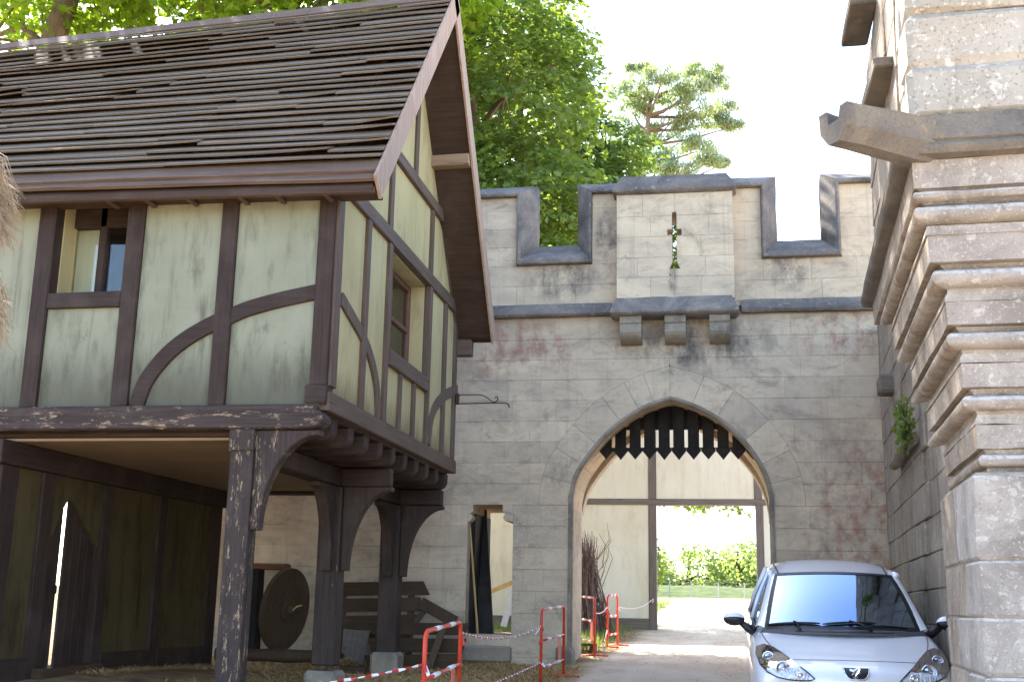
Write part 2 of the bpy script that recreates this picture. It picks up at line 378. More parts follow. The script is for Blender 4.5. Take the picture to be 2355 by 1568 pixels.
# ------------------------------------------------------------------ ground
GY = [-20, 0, 5, 9.2, 12, 16, 18, 22, 26, 28.5, 40, 58, 98, 130, 200, 2500]
GZ = [-.4, 0, .22, .42, .5, .62, .74, .85, 1.0, 1.1, 1.5, 2.05, 2.43, 2.3, 1.2, 1.2]
def gz(x, y):
    z = interp(GY, GZ, y)
    if x < -5.2 and 6 < y < 18: z += .24*min(1, (-5.2-x)/1.6)*min(1, (y-6)/3)*min(1, max(0, 16.5-y)/4)
    r = noise.noise(Vector((x*.45, y*.45, 0)))*.025+noise.noise(Vector((x*1.7, y*1.7, 3)))*.010
    return z+r*(1 if y < 60 else 0)
def build_ground():
    n = N('ground'); sx = n.new('ShaderNodeSeparateXYZ'); n.link(n.tc.outputs['Object'], sx.inputs[0]); X, Y = sx.outputs[0], sx.outputs[1]
    mid = n.noise(1.3, (1, .55, 1), 6, .65, .4); fine = n.noise(24, (1, 1, 1), 6, .75); grit = n.noise(130, (1, 1, 1), 3, .7)
    road = n.ramp(mid, [(.3, srgb(198, 164, 134)), (.5, srgb(230, 200, 168)), (.7, srgb(240, 219, 193))])
    road = n.mix(n.math('MULTIPLY', n.step(fine, .35, .7), .5), road, srgb(226, 212, 192))
    road = n.mix(n.math('MULTIPLY', n.step(grit, .54, .66), .25), road, srgb(150, 128, 106))
    dirt = n.ramp(n.noise(3.5, (1, 1, 1), 6, .7), [(.3, srgb(110, 84, 57)), (.55, srgb(152, 124, 88)), (.75, srgb(178, 150, 110))])
    dirt = n.mix(n.math('MULTIPLY', n.step(grit, .5, .66), .45), dirt, srgb(70, 52, 36))
    grass = n.ramp(n.noise(.9, (1, 1, 1), 6, .7), [(.3, srgb(86, 98, 52)), (.6, srgb(120, 128, 74)), (.8, srgb(148, 142, 96))])
    wob = n.math('MULTIPLY', n.math('SUBTRACT', n.noise(.8, (1, 1, 1), 5, .7), .5), 1.6)
    # the road runs from the viewer through the gate and bends right beyond it
    edge = n.new('ShaderNodeFloatCurve'); cm = edge.mapping; cv = cm.curves[0]
    pts = [(0, -1.4), (9, -1.7), (14, -2.0), (18, -2.1), (22, -2.0), (28, -1.7), (34, -1.9), (46, -2.1), (58, -2.3), (70, -2.4), (100, -2.8)]
    cv.points[0].location = (0, (pts[0][1]+10)/30); cv.points[1].location = (1, (pts[-1][1]+10)/30)
    for a, b in pts[1:-1]: cv.points.new(a/100, (b+10)/30)
    cm.update(); n.link(n.math('DIVIDE', Y, 100.0), edge.inputs['Value'])
    el = n.math('SUBTRACT', n.math('MULTIPLY', edge.outputs[0], 30.0), 10.0)
    k = n.step(n.math('ADD', n.math('SUBTRACT', X, el), wob), -.35, .35)
    left = n.mix(n.step(n.math('ADD', Y, wob), 27.5, 29.5), dirt, grass)
    c = n.mix(k, left, road)
    far = n.step(n.math('ADD', Y, n.math('MULTIPLY', wob, .4)), 93, 95)
    c = n.mix(far, c, grass)
    n.bump(n.math('ADD', n.math('MULTIPLY', fine, .5), n.math('ADD', n.math('MULTIPLY', grit, .3), n.math('MULTIPLY', mid, .4))), .6, .03)
    m = n.done(c, .95, .15)
    ys = [-25, -15, -8, -4]+[i*.5-2 for i in range(0, 70)]+[34, 36, 39, 42, 46, 50, 55, 60, 66, 72, 78, 86, 94, 100, 110, 130, 160, 200, 300, 600, 2500]
    xs = [-2500, -600, -200, -100, -60, -40, -28, -20]+[-16+i*.5 for i in range(0, 57)]+[14, 18, 24, 34, 50, 80, 140, 300, 700, 2500]
    mb = MB(); vs = [(x, y, gz(x, y)) for y in ys for x in xs]; w = len(xs)
    fs = [(j*w+i, j*w+i+1, (j+1)*w+i+1, (j+1)*w+i) for j in range(len(ys)-1) for i in range(w-1)]
    mb.add(vs, fs); o = mb.build('ground', m, smooth=True); o['kind'] = 'structure'
build_ground()

# ------------------------------------------------------------------ castle gate wall
YW = 18.0; YB = 19.7
def castle():
    T = thing('castle_gate_wall', (0, YW, .7), 'grey stone castle wall with battlements, pointed gate arch and small side doorway', 'castle wall')
    A = M['ashlar']
    # intrados of the gate arch
    Lp = [(1309, 1141), (1320.5, 1094), (1346, 1052), (1384, 1005), (1426, 967), (1469, 940), (1503, 924), (1541, 913)]
    Rp = [(1778, 1145), (1771, 1112), (1759, 1080), (1735, 1039), (1701, 999), (1663, 966), (1621, 941), (1579, 923), (1541, 913)]
    Li = smooth_path([PY(*p, YW) for p in Lp], 3); Ri = smooth_path([PY(*p, YW) for p in Rp], 3)
    Li.insert(0, (Li[0][0], 3.109)); Ri.insert(0, (Ri[0][0], 3.109))
    zs = 3.109; XJL, XJR = Li[0][0], Ri[0][0]; zbase = .45; ax, az = Li[-1]
    TH = .47
    def off(path, side):
        out = []
        for i, p in enumerate(path):
            a = Vector(path[max(i-1, 0)]); b = Vector(path[min(i+1, len(path)-1)]); t = (b-a).normalized()
            nn = Vector((-t.y, t.x))*side; out.append(tuple(Vector(p)+nn*TH))
        return out
    Le = off(Li, 1); Re = off(Ri, -1); apex_e = az+TH+.02
    Le[-1] = (ax, apex_e); Re[-1] = (ax, apex_e)
    def xle(z):
        if z <= Le[0][1]: return Le[0][0]
        return interp([p[1] for p in Le], [p[0] for p in Le], z)
    def xre(z):
        if z <= Re[0][1]: return Re[0][0]
        return interp([p[1] for p in Re], [p[0] for p in Re], z)
    # voussoirs
    def ring(Ii, Ee, n, tx):
        tot = len(Ii)-1; cuts = [round(i*tot/n) for i in range(n+1)]
        for a, b in zip(cuts[:-1], cuts[1:]):
            poly = [Ii[i] for i in range(a, b+1)]+[Ee[i] for i in range(b, a-1, -1)]
            MB().prism(inset(poly, .0015), YW-random.uniform(0, .004), YB, 'y', .003).build('voussoir', A, T)
    ring(Li, Le, 7, 0); ring(Ri, Re, 6, 0)
    # chamfered edge moulding of the arch (lies inside the intrados)
    def mould(path, side):
        rings = []
        for i, p in enumerate(path):
            a = Vector(path[max(i-1, 0)]); b = Vector(path[min(i+1, len(path)-1)]); t = (b-a).normalized(); nn = -Vector((-t.y, t.x))*side
            def q(o, y): v = Vector(p)+nn*o; return (v.x, y, v.y)
            rings.append([q(-.01, YW-.03), q(.03, YW-.035), q(.055, YW), q(.06, YW+.05), q(.03, YW+.14), q(-.01, YW+.14)])
        return MB().loft(rings, True, True)
    pl = [(XJL, .62)]+Li; pr = [(XJR, .62)]+Ri
    mould(pl, 1).build('arch_moulding', M['corbel'], T, True, auto=40); mould(pr, -1).build('arch_moulding', M['corbel'], T, True, auto=40)
    # side doorway
    DXL = PY(1073, 1300, YW)[0]; DXR = PY(1178, 1300, YW)[0]; DZT = 3.11; DZB = PY(1120, 1483, YW)[1]; DSH = PY(1120, 1200, YW)[1]
    DIL = PY(1088, 1180, YW)[0]; DIR = PY(1156, 1180, YW)[0]
    XL, XR = -9.3, 3.0
    zj = [5.062+k*.3255 for k in range(-14, 4)]; zj[-1] = 6.08
    core = MB()
    def block(poly, full=False, dz=None):
        if abs(area2(poly)) < .004: return
        d = random.uniform(-.006, .006)
        MB().prism(inset(poly, .0014), YW-d*.4, YB if full else YW+.16, 'y', .0025).build('stone_block', A, T)
    def left_poly(x0, x1, z0, z1, fn):
        n = 10; zz = [lerp(z0, z1, i/n) for i in range(n+1)]
        r = [(max(x0+.01, min(x1, fn(z))), z) for z in zz]
        if max(p[0] for p in r) < x0+.06: return None
        if all(abs(p[0]-x1) < 1e-6 for p in r): return [(x0, z0), (x1, z0), (x1, z1), (x0, z1)]
        return [(x0, z0)]+r+[(x0, z1)]
    def right_poly(x0, x1, z0, z1, fn):
        q = left_poly(-x1, -x0, z0, z1, lambda z: -fn(z))
        return None if q is None else [(-a, b) for a, b in q][::-1]
    def fill(x0, x1, z0, z1, lf=None, rf=None, fl=False, fr=False):
        """row of blocks x0..x1; lf/rf = curves that cut its right/left end"""
        if x1-x0 < .05: return
        xs = [x0]; first = random.uniform(.3, .75)
        while True:
            w = first if len(xs) == 1 else random.choice((.52, .6, .68, .72, .78, .9))*random.uniform(.93, 1.07)
            if xs[-1]+w > x1-.28: break
            xs.append(xs[-1]+w)
        xs.append(x1)
        for i, (a, b) in enumerate(zip(xs[:-1], xs[1:])):
            p = [(a, z0), (b, z0), (b, z1), (a, z1)]
            if lf: p = left_poly(a, b, z0, z1, lf)
            if rf: p = right_poly(a, b, z0, z1, rf)
            if p: block(p, (fl and i == 0) or (fr and i == len(xs)-2))
    for z0, z1 in zip(zj[:-1], zj[1:]):
        zm = (z0+z1)/2
        if zm < zs: a, b = XJL, XJR; curve = False
        else: a, b = xle(z0), xre(z0); curve = z0 < apex_e
        if zm > DZT or zm < DZB: fill(XL, max(xle(z0), xle(z1)) if curve else (a if zm < zs else ax), z0, z1, lf=xle if curve else None, fr=zm < zs) if (curve or zm < zs) else fill(XL, XR, z0, z1)
        else:
            fill(XL, DXL, z0, z1, fr=True)
            fill(DXR, max(xle(z0), xle(z1)) if curve else a, z0, z1, lf=xle if curve else None, fl=True, fr=True)
        if curve or zm < zs: fill(min(xre(z0), xre(z1)) if curve else b, XR, z0, z1, rf=xre if curve else None, fl=zm < zs)
        # mortar core behind the joints
        if curve or zm < zs:
            segs = [(XL, a, True), (b, XR, False)] if not curve else [(XL, max(xle(z0), xle(z1)), True), (min(xre(z0), xre(z1)), XR, False)]
        else: segs = [(XL, XR, None)]
        for (p, q, lf) in segs:
            parts = [(p, q)]
            if lf is not False and DZB < zm < DZT:
                e0, e1 = DXL, DXR; parts = [(p, e0), (e1, q)]
            for (u, w) in parts:
                poly = [(u, z0), (w, z0), (w, z1), (u, z1)]
                if curve and lf and w == q: poly = left_poly(u, w, z0, z1, xle)
                if curve and lf is False: poly = right_poly(u, w, z0, z1, xre)
                if poly: core.prism(inset(poly, .001), YW+.006, YB-.01, 'y')
    core.build('wall_core', A, T)
    # doorway: shouldered lintel corbels and sill
    for (xo, xi, s) in ((DXL, DIL, 1), (DXR, DIR, -1)):
        poly = [(xo-.001*s, DZT), (xi, DZT), (xi, DZT-.11), (xi-.035*s, DZT-.135), (xi-.035*s, DZT-.155), (xi-.012*s, DZT-.175), (xi-.015*s, DZT-.215), (xi-.04*s, DZT-.245), (xo+.02*s, DZT-.262), (xo-.001*s, DZT-.262)]
        MB().prism(poly, YW-.012, YB-.3, 'y', .006).build('lintel_corbel', A, T)
    MB().box(DXL-.06, DXR+.015, YW-.13, YW+.5, DZB-.24, DZB, .03, .006).build('door_sill', M['corbel'], T)
    # guard stones at the gate jambs
    for (x0, x1) in ((XJL-.16, XJL+.07), (XJR-.07, XJR+.16)):
        r = [(x0, .45), (x1, .45), (x1, .92), (x1-.03, .99), (x1-.09, 1.02), (x0+.06, 1.02), (x0, .99)]
        MB().prism(r, YW-.2, YW+.35, 'y', .03).build('guard_stone', M['corbel'], T, True, auto=35)
    # ---- string course, parapet
    zp = [6.27, 6.6, 6.94, 7.26, 7.57, 7.88, 8.12]
    e1l, e1r = PY(1190, 530, YW)[0], PY(1362, 530, YW)[0]; e2l, e2r = PY(1750, 500, YW)[0], PY(1931, 500, YW)[0]
    YI = YW+.3
    i1l, i1r = PY(1236, 500, YI)[0], PY(1329, 500, YI)[0]; i2l, i2r = PY(1785, 480, YI)[0], PY(1888, 480, YI)[0]
    zi1 = PY(1282, 566, YI)[1]; zi2 = PY(1838, 552, YI)[1]; zb = 6.94
    bl, br = PY(1418, 560, 17.72)[0], PY(1687, 560, 17.72)[0]
    for z0, z1 in zip(zp[:-1], zp[1:]):
        segs = [(XL, bl+.02), (br-.02, XR)] if z1 <= zb+.01 else [(XL, e1l), (e1r, bl+.02), (br-.02, e2l), (e2r, XR)]
        for a, b in segs:
            fill(a+.001, b-.001, z0, z1)
    cw = MB()
    for a, b in [(XL, e1l), (e1r, bl+.04), (br-.04, e2l), (e2r, XR)]: cw.box(a+.004, b-.004, YW+.007, YW+.5, 6.2, 8.11)
    for a, b in [(e1l-.01, e1r+.01), (e2l-.01, e2r+.01)]: cw.box(a, b, YW+.013, YW+.5, 6.21, zb-.004)
    cw.build('parapet_core', A, T)
    def sec(O, I):
        ox, oz = O; ix, iz = I
        def q(t, y): return (lerp(ox, ix, t), y, lerp(oz, iz, t))
        return [q(0, YW+.02), q(0, YW-.07), q(.04, YW-.10), q(.14, YW-.11), q(.24, YW-.095), q(.30, YW-.06), q(1, YI), q(1, YI+.24), q(0, YI+.24)]
    ct, ci = 8.11, 8.40
    def run(corners):
        for a, b in zip(corners[:-1], corners[1:]):
            r = []
            for k in range(5):
                t = k/4; O = (lerp(a[0][0], b[0][0], t), lerp(a[0][1], b[0][1], t)); I = (lerp(a[1][0], b[1][0], t), lerp(a[1][1], b[1][1], t))
                j = lambda: random.uniform(-.006, .006)
                r.append([(x+j(), y+j(), z+j()) for x, y, z in sec(O, I)])
            MB().loft(r).build('coping_stone', M['lead'], T, True, auto=40)
    run([((XL, ct), (XL, ci)), ((e1l, ct), (i1l, ci)), ((e1l, zb), (i1l, zi1)), ((e1r, zb), (i1r, zi1)), ((e1r, ct), (i1r, ci)), ((bl+.03, ct), (bl+.03, ci))])
    run([((br-.03, ct), (br-.03, ci)), ((e2l, ct), (i2l, ci)), ((e2l, zb), (i2l, zi2)), ((e2r, zb), (i2r, zi2)), ((e2r, ct), (i2r, ci)), ((XR, ct), (XR, ci))])
    def stringc(x0, x1, yf, zl, zh):
        n = 8; r = []
        for k in range(n+1):
            x = lerp(x0, x1, k/n); j = lambda: random.uniform(-.007, .007)
            r.append([(x, YW+.1, zl), (x, yf+.03+j(), zl-.005+j()), (x, yf+j(), zl+.03), (x, yf+j(), zl+.07+j()), (x, YW-.02, zh+j()), (x, YW+.1, zh)])
        return MB().loft(r)
    stringc(XL, bl-.1, YW-.14, 6.07, 6.29).build('string_course', M['lead'], T, True, auto=40)
    stringc(br+.1, XR, YW-.14, 6.07, 6.29).build('string_course', M['lead'], T, True, auto=40)
    # ---- projecting bay with the cross slit
    YF = 17.72; cxs = PY(1551, 550, YF)[0]
    z_lo, z_hi = PY(1551, 684, YF)[1], PY(1551, 440, YF)[1]
    zt, zbm = PY(1551, 488, YF)[1], PY(1551, 618, YF)[1]; za0, za1 = PY(1551, 541, YF)[1], PY(1551, 527, YF)[1]
    hw = .034; aw = .11
    rows = [z_lo-.03]+[z_lo+(z_hi-z_lo)*k/5.4 for k in (1.05, 2.05, 3.1, 4.15)]+[z_hi]
    def halfw(z):
        if z > zt or z < zbm: return 0
        if za0 < z < za1: return aw
        if z < zbm+.11: return hw+.05*(1-(z-zbm)/.11)
        return hw
    brk = [zbm, zbm+.11, za0, za1, zt]
    for z0, z1 in zip(rows[:-1], rows[1:]):
        for s in (-1, 1):
            side = [(z0, None)]
            zz = sorted([z0, z1]+[q+e for q in brk for e in (-.001, .001) if z0 < q+e < z1])
            prof = [(cxs+s*max(.0, halfw(z)), z) for z in zz]
            xe = bl if s < 0 else br
            cut = lerp(xe, cxs, random.uniform(.35, .6))
            inner = [(cut, z0)]+prof+[(cut, z1)]
            MB().prism(inset(inner, .0014), YF-random.uniform(0, .003), YF+.3, 'y', .0025).build('stone_block', A, T)
            MB().prism(inset([(xe, z0), (cut, z0), (cut, z1), (xe, z1)], .0014), YF-random.uniform(0, .003), YW+.5, 'y', .0025).build('stone_block', A, T)
    bc = MB(); bc.box(bl+.02, cxs-.16, YF+.012, YW+.5, z_lo, z_hi); bc.box(cxs+.16, br-.02, YF+.012, YW+.5, z_lo, z_hi); bc.box(cxs-.17, cxs+.17, YF+.05, YW+.45, z_lo, zbm-.02); bc.box(cxs-.17, cxs+.17, YF+.05, YW+.45, zt+.02, z_hi)
    bc.build('bay_core', A, T)
    def frame(x0, x1, y0, zl, lip, top, ins, nm):
        r = []
        for (dx, dy, z) in ((.05, .05, zl), (0, 0, zl+.03), (-.01, -.01, zl+lip*.5), (0, 0, zl+lip), (ins, ins*1.2, top)):
            n = 10; ring = []
            for k in range(n+1): ring.append((lerp(x0+dx, x1-dx, k/n)+random.uniform(-.004, .004), y0+dy+random.uniform(-.006, .006), z+random.uniform(-.006, .006)))
            ring += [(x1-dx, YW+.5, z), (x0+dx, YW+.5, z)]
            r.append(ring)
        MB().loft(r).build(nm, M['lead'], T, True, auto=40)
    x0, x1 = PY(1409, 430, YF-.07)[0], PY(1692, 430, YF-.07)[0]
    frame(x0, x1, YF-.08, z_hi-.03, .10, PY(1551, 403, YF+.1)[1], .14, 'bay_coping')
    x0, x1 = PY(1403, 715, YF-.1)[0], PY(1699, 715, YF-.1)[0]
    frame(x0, x1, YF-.12, PY(1551, 722, YF-.1)[1], .09, z_lo+.02, .10, 'bay_sill_course')
    zc = PY(1551, 722, YF-.1)[1]
    for a, b in ((1425, 1475), (1528, 1577), (1631, 1679)):
        xa, xb = PY(a, 750, YF)[0], PY(b, 750, YF)[0]
        pr = [(YW+.05, zc+.02), (YF-.03, zc+.02), (YF-.03, zc-.11), (YF-.01, zc-.115), (YF-.01, zc-.13), (YF-.03, zc-.135)]
        pr += [(YW-.02-.3*math.cos(t), zc-.20-.2*math.sin(t)) for t in [k*math.pi/2/6 for k in range(1, 7)]]+[(YW+.05, zc-.41)]
        MB().prism(pr, xa, xb, 'x', .01).build('corbel', M['corbel'], T)
    # rear vault of the gate, lower and dark
    rv = MB(); dz = -.12
    poly = [(XJL-.6, 5.6), (XJL-.6, zs)]+[(x, z+dz if i else z) for i, (x, z) in enumerate(Li)]+[(x, z+dz if i < len(Ri)-1 else z) for i, (x, z) in list(enumerate(Ri))[::-1][1:]]+[(XJR+.6, zs), (XJR+.6, 5.6)]
    rv.prism(poly, YB+.02, YB+.32, 'y'); rv.build('rear_arch', M['ashlar'], T)
    return dict(XJL=XJL, XJR=XJR, Li=Li, Ri=Ri, DXL=DXL, DXR=DXR, DZB=DZB, DZT=DZT)
CW = castle()
def portcullis():
    y = 18.75; T = thing('portcullis', (-.8, y, 3.6), 'raised black timber portcullis with pointed teeth in the gate arch', 'portcullis')
    xs0 = PY(1380, 1040, y)[0]; xs1 = PY(1740, 1040, y)[0]; zt = PY(1560, 1051, y)[1]; zr = PY(1560, 1036, y)[1]; zu = PY(1560, 982, y)[1]
    p0 = PY(1460.5, 1050, y)[0]; p1 = PY(1494, 1050, y)[0]; pitch = p1-p0; w = pitch*.76
    for k in range(-7, 12):
        x = p0+k*pitch
        if x < CW['XJL']-.02 or x > CW['XJR']+.02: continue
        j = random.uniform(-.006, .006)
        MB().prism([(x-w/2, zr+.05), (x+w/2, zr+.05), (x+w/2, zu+1.6), (x-w/2, zu+1.6)], y, y+.07, 'y', .006).build('slat', M['blackwood'], T)
        MB().prism([(x-pitch/2+.002, zr+.052), (x-pitch/2+.002, zr), (x, zt+j-.035), (x+pitch/2-.002, zr), (x+pitch/2-.002, zr+.052)], y-.012, y+.07, 'y', .005).build('tooth', M['blackwood'], T)
    MB().box(CW['XJL']+.05, CW['XJR']-.05, y+.112, y+.18, zu-.02, zu+1.2, .01).build('vault_shade_board', M['blackwood'], T)  # added black board, stands for the vault's shade between the upper slats
portcullis()
# ------------------------------------------------------------------ plastered gatehouse beyond the yard
YH = 28.5
def gatehouse():
    T = thing('plaster_gatehouse', (-2.4, YH, 1.1), 'cream plastered timber frame building with open passage beyond the arch', 'building')
    xa, xb = PY(1510, 1300, YH)[0], PY(1741, 1300, YH)[0]; zl = PY(1620, 1161, YH)[1]; zt = PY(1560, 1147, YH)[1]
    x0, x1 = -9.5, 4.2; ztop = 6.6; pw = PY(1510, 1300, YH)[0]-PY(1493, 1300, YH)[0]; zb = .95
    P = M['plaster_cream']
    zk = PY(1460, 1421, YH)[1]
    for a, b in ((x0, xa-pw-2.6), (xa-pw-2.6, xa-pw)): MB().box(a+.01, b-.01, YH, YH+.35, zk, zl, .004).build('plaster_panel', P, T)
    MB().box(xb+pw, x1, YH, YH+.35, zk, zl, .004).build('plaster_panel', P, T)
    for a, b in ((x0, xa-pw-2.6), (xa-pw-2.6, xa-pw), (xa, xb-.02), (xb-.02+pw, x1)): MB().box(a+.005, b-.005, YH, YH+.35, zt, ztop, .004).build('plaster_panel', P, T)
    MB().box(x0, x1, YH-.035, YH+.36, zl, zt, .008, .004).build('lintel_beam', M['greybeam'], T)
    for a, z0, z1 in ((xa-pw, zb, zl), (xb, zb, zl), (xa-pw, zt, ztop), (xb-.02, zt, ztop), (xa-pw-2.75, zb, zl)): MB().box(a, a+pw, YH-.03, YH+.36, z0, z1, .008, .004).build('post', M['greypost'], T)
    MB().box(x0, xa-pw, YH-.02, YH+.35, zb-.1, zk-.002, .006).build('base_board', M['greybeam'], T)
    MB().box(xb+pw, x1, YH-.02, YH+.35, zb-.1, zk-.002, .006).build('base_board', M['greybeam'], T)
gatehouse()
# ------------------------------------------------------------------ timber-framed house on pillars
HF, HB = 11.0, 16.6            # front and rear wall planes
XG = PY(759, 700, HF)[0]       # gable plane
XV = XG+.57                    # verge of the roof
EY, EZ, RY, RZ, EY2 = 10.62, 5.69, 13.70, 9.36, 16.78
XE = -10.8                     # far left end (outside the picture)
SL = (RZ-EZ)/(RY-EY)
def roof_z(y): return EZ+SL*(y-EY) if y <= RY else RZ-(RZ-5.53)/(EY2-RY)*(y-RY)
def house():
    T = thing('timber_framed_house', (-6.5, 13.8, .7), 'half timbered house with green plaster and steep board roof, standing on pillars', 'house')
    # ---------- front wall
    zt = 5.8; zs = 3.5
    def fx(px, py=723): return PY(px, py, HF)[0]
    posts = [(fx(-190), fx(-150)), (fx(72), fx(110)), (fx(277), fx(316)), (fx(497), fx(534)), (fx(724), XG+.02)]
    wz0, wz1 = PY(200, 674, HF)[1], PY(200, 709, HF)[1]
    PF = M['plaster_front']
    for i, (a, b) in enumerate(posts):
        w = .05 if i == 4 else .045
        z0 = zs+.19 if i == 4 else zs
        MB().box(a, b, HF-w-random.uniform(0, .006), HF+.14, z0, zt, .009, .005).build('post', M['timber_z'], T)
    MB().box(posts[4][0]-.035, XG+.035, HF-.075, HF+.14, zs, zs+.19, .012, .004).build('post_foot', M['timber_x'], T)
    edges = [XE]+[v for p in posts for v in p]
    spans = [(XE, posts[0][0]), (posts[0][1], posts[1][0]), (posts[1][1], posts[2][0]), (posts[2][1], posts[3][0]), (posts[3][1], posts[4][0])]
    for i, (a, b) in enumerate(spans):
        z1 = wz1+.02 if i == 2 else zt
        MB().box(a-.01, b+.01, HF, HF+.1, zs, z1, .003, .002).build('plaster_panel', PF, T)
    # sill under the window
    MB().box(spans[2][0]+.001, spans[2][1]-.001, HF-.05, HF+.3, wz1, wz0, .008, .004).build('window_rail', M['timber_x'], T)
    # window
    wx0, wx1 = spans[2]
    W = MB().box(wx0-.05, wx0+.01, HF+.12, HF+.42, wz0, zt, .004).build('window', M['plaster_gable'], T)
    MB().box(wx1-.01, wx1+.05, HF+.12, HF+.42, wz0, zt, .004).build('window_reveal', M['timber_z'], W)
    yy = HF+.36
    m1 = PY(152, 600, yy)[0]; m2 = PY(236, 600, yy)[0]
    for xm in (m1, m2): MB().box(xm-.045, xm+.045, yy-.05, yy+.05, wz0, zt, .012).build('mullion', M['timber_z'], W)
    MB().box(wx0-.05, wx1+.05, yy-.05, yy+.05, zt-.25, zt, .01).build('window_head', M['timber_x'], W)
    MB().box(wx0-.04, wx1+.04, yy+.01, yy+.02, wz0, zt-.1).build('glass', M['glass'], W)
    MB().box(m1+.05, m2-.05, yy+.055, yy+.07, wz0, zt-.1, 0).build('curtain', M['curtain'], W)
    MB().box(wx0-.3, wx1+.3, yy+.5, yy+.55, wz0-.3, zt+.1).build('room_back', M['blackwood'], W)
    # curved brace in two lengths
    pts = [(315, 936), (332, 888), (356, 850), (394, 808), (439, 774), (493, 744), (512, 736)]
    MB().prism(ribbon(smooth_path([PY(*p, HF) for p in pts], 4), .165), HF-.035, HF+.02, 'y', .007).build('curved_brace', M['timber_x'], T)
    pts = [(516, 735), (537, 726), (572, 711), (640, 692), (735, 671)]
    MB().prism(ribbon(smooth_path([PY(*p, HF) for p in pts], 4), .16), HF-.035, HF+.02, 'y', .007).build('curved_brace', M['timber_x'], T)
    # front bressummer with a rounded nose
    zb0, zb1 = 3.25, 3.495
    nose = [(XE, zb0), (XG-.12, zb0)]+[(XG-.10+.13*math.sin(t), (zb0+zb1)/2-.02-.10*math.cos(t)) for t in [k*math.pi/8 for k in range(1, 8)]]+[(XG-.03, zb1), (XE, zb1)]
    MB().prism(nose, HF-.10, HF+.14, 'y', .018).build('bressummer', M['chipped_x'], T)
    # ---------- gable wall (plane x = XG)
    def g(px, py): return PX(px, py, XG)
    zg0 = 3.44; zg1 = 3.63
    MB().box(XG-.1, XG+.06, HF-.03, HB+.05, zg0, zg1, .01, .004).build('gable_sill_beam', M['gable_y'], T)
    b1z = (5.79, 5.955); b2z = (6.875, 7.03)
    S = dict(s1=g(836, 700)[0], s2=g(887, 750)[0], s4=g(981, 840)[0], s5=g(1017, 870)[0], s6=HB-.06, u0=g(957, 330)[0], u1=g(898, 455)[0], u2=g(991, 550)[0], l1=g(915, 920)[0], l2=g(946, 945)[0])
    wsz = (g(891, 842)[1], g(891, 812)[1]); wsz = (4.33, 4.515)
    hw = .062
    def stud(y, z0, z1, w=hw, p=.04): MB().box(XG-.05, XG+p+random.uniform(-.004, .004), y-w, y+w, z0, z1, .008, .004).build('stud', M['gable_z'], T)
    rz = lambda y: roof_z(y)-.16
    MB().box(XG-.1, XG+.045, HF+.001, HF+.2, zs+.19, zt+.1, .008, .004).build('corner_post', M['gable_z'], T)
    stud(S['s1'], zg1, b1z[0]); stud(S['s2'], zg1, b1z[0]); stud(S['s4'], zg1, b1z[0]); stud(S['s5'], zg1, b1z[0]); stud(S['s6'], zg1, roof_z(HB)-.1, .07)
    stud(S['u1'], b1z[1], rz(S['u1']-.06)); stud(S['u2'], b1z[1], b2z[0]); stud(S['u0'], b2z[1], rz(S['u0']) if S['u0'] < RY else rz(S['u0']+.06))
    stud(S['l1'], zg1, wsz[0], .05); stud(S['l2'], zg1, wsz[0], .05)
    MB().box(XG-.05, XG+.055, HF+.35, HB, b1z[0], b1z[1], .009, .005).build('cross_beam', M['gable_y'], T)
    y2a = EY+(b2z[1]+.16-EZ)/SL; y2b = RY+(RZ-b2z[1]-.16)/((RZ-5.53)/(EY2-RY))
    MB().box(XG-.05, XG+.055, y2a, y2b, b2z[0], b2z[1], .009, .005).build('collar_beam', M['gable_y'], T)
    MB().box(XG-.05, XG+.06, S['s2']+hw, S['s4']-hw, wsz[0], wsz[1], .008, .004).build('window_rail', M['gable_y'], T)
    for a, b in (((HF, roof_z(HF)-.12), (RY, RZ-.12)), ((RY, RZ-.12), (HB+.1, roof_z(HB+.1)-.12))):     # principal rafters
        MB().prism(ribbon([a, b], .15), XG+.035, XG-.05, 'x', .008).build('rafter', M['gable_y'], T)
    br = [(783, 687), (811, 736), (828, 767), (849, 819), (863, 884), (867, 958)]
    MB().prism(ribbon(smooth_path([g(*p) for p in br], 4), .15), XG+.03, XG-.03, 'x', .007).build('curved_brace', M['gable_z'], T)
    br = [(1049, 896), (1032, 903), (1018, 912), (1000, 934), (989, 965), (982, 1022)]
    MB().prism(ribbon(smooth_path([g(*p) for p in br], 4), .15), XG+.03, XG-.03, 'x', .007).build('curved_brace', M['gable_z'], T)
    # plaster infill, one panel between each pair of studs
    PGm = M['plaster_gable']
    def panel(y0, y1, z0, z1f):
        n = 4; ys = [lerp(y0, y1, k/n) for k in range(n+1)]
        if y0 < RY < y1: ys = sorted(ys+[RY])
        poly = [(y0, z0), (y1, z0)]+[(y, z1f(y)) for y in ys[::-1]]
        if min(p[1] for p in poly[2:]) <= z0+.01: poly = [(y0, z0), (y1, z0)]+[(y, max(z0+.005, z1f(y))) for y in ys[::-1]]
        MB().prism(poly, XG-random.uniform(0, .004), XG-.12, 'x', .002).build('plaster_panel', PGm, T)
    low = [HF+.12, S['s1'], S['s2'], S['l1'], S['l2'], S['s4'], S['s5'], HB]
    for a, b in zip(low[:-1], low[1:]):
        inwin = a >= S['s2']-.01 and b <= S['s4']+.01
        panel(a, b, zg1-.05, (lambda y: wsz[0]+.02) if inwin else (lambda y: min(b1z[0]+.02, roof_z(y)-.1)))
    up = [HF+.2, S['u1'], S['u2'], HB-.05]
    for a, b in zip(up[:-1], up[1:]): panel(a, b, b1z[1]-.05, lambda y: min(b2z[0]+.02, roof_z(y)-.1))
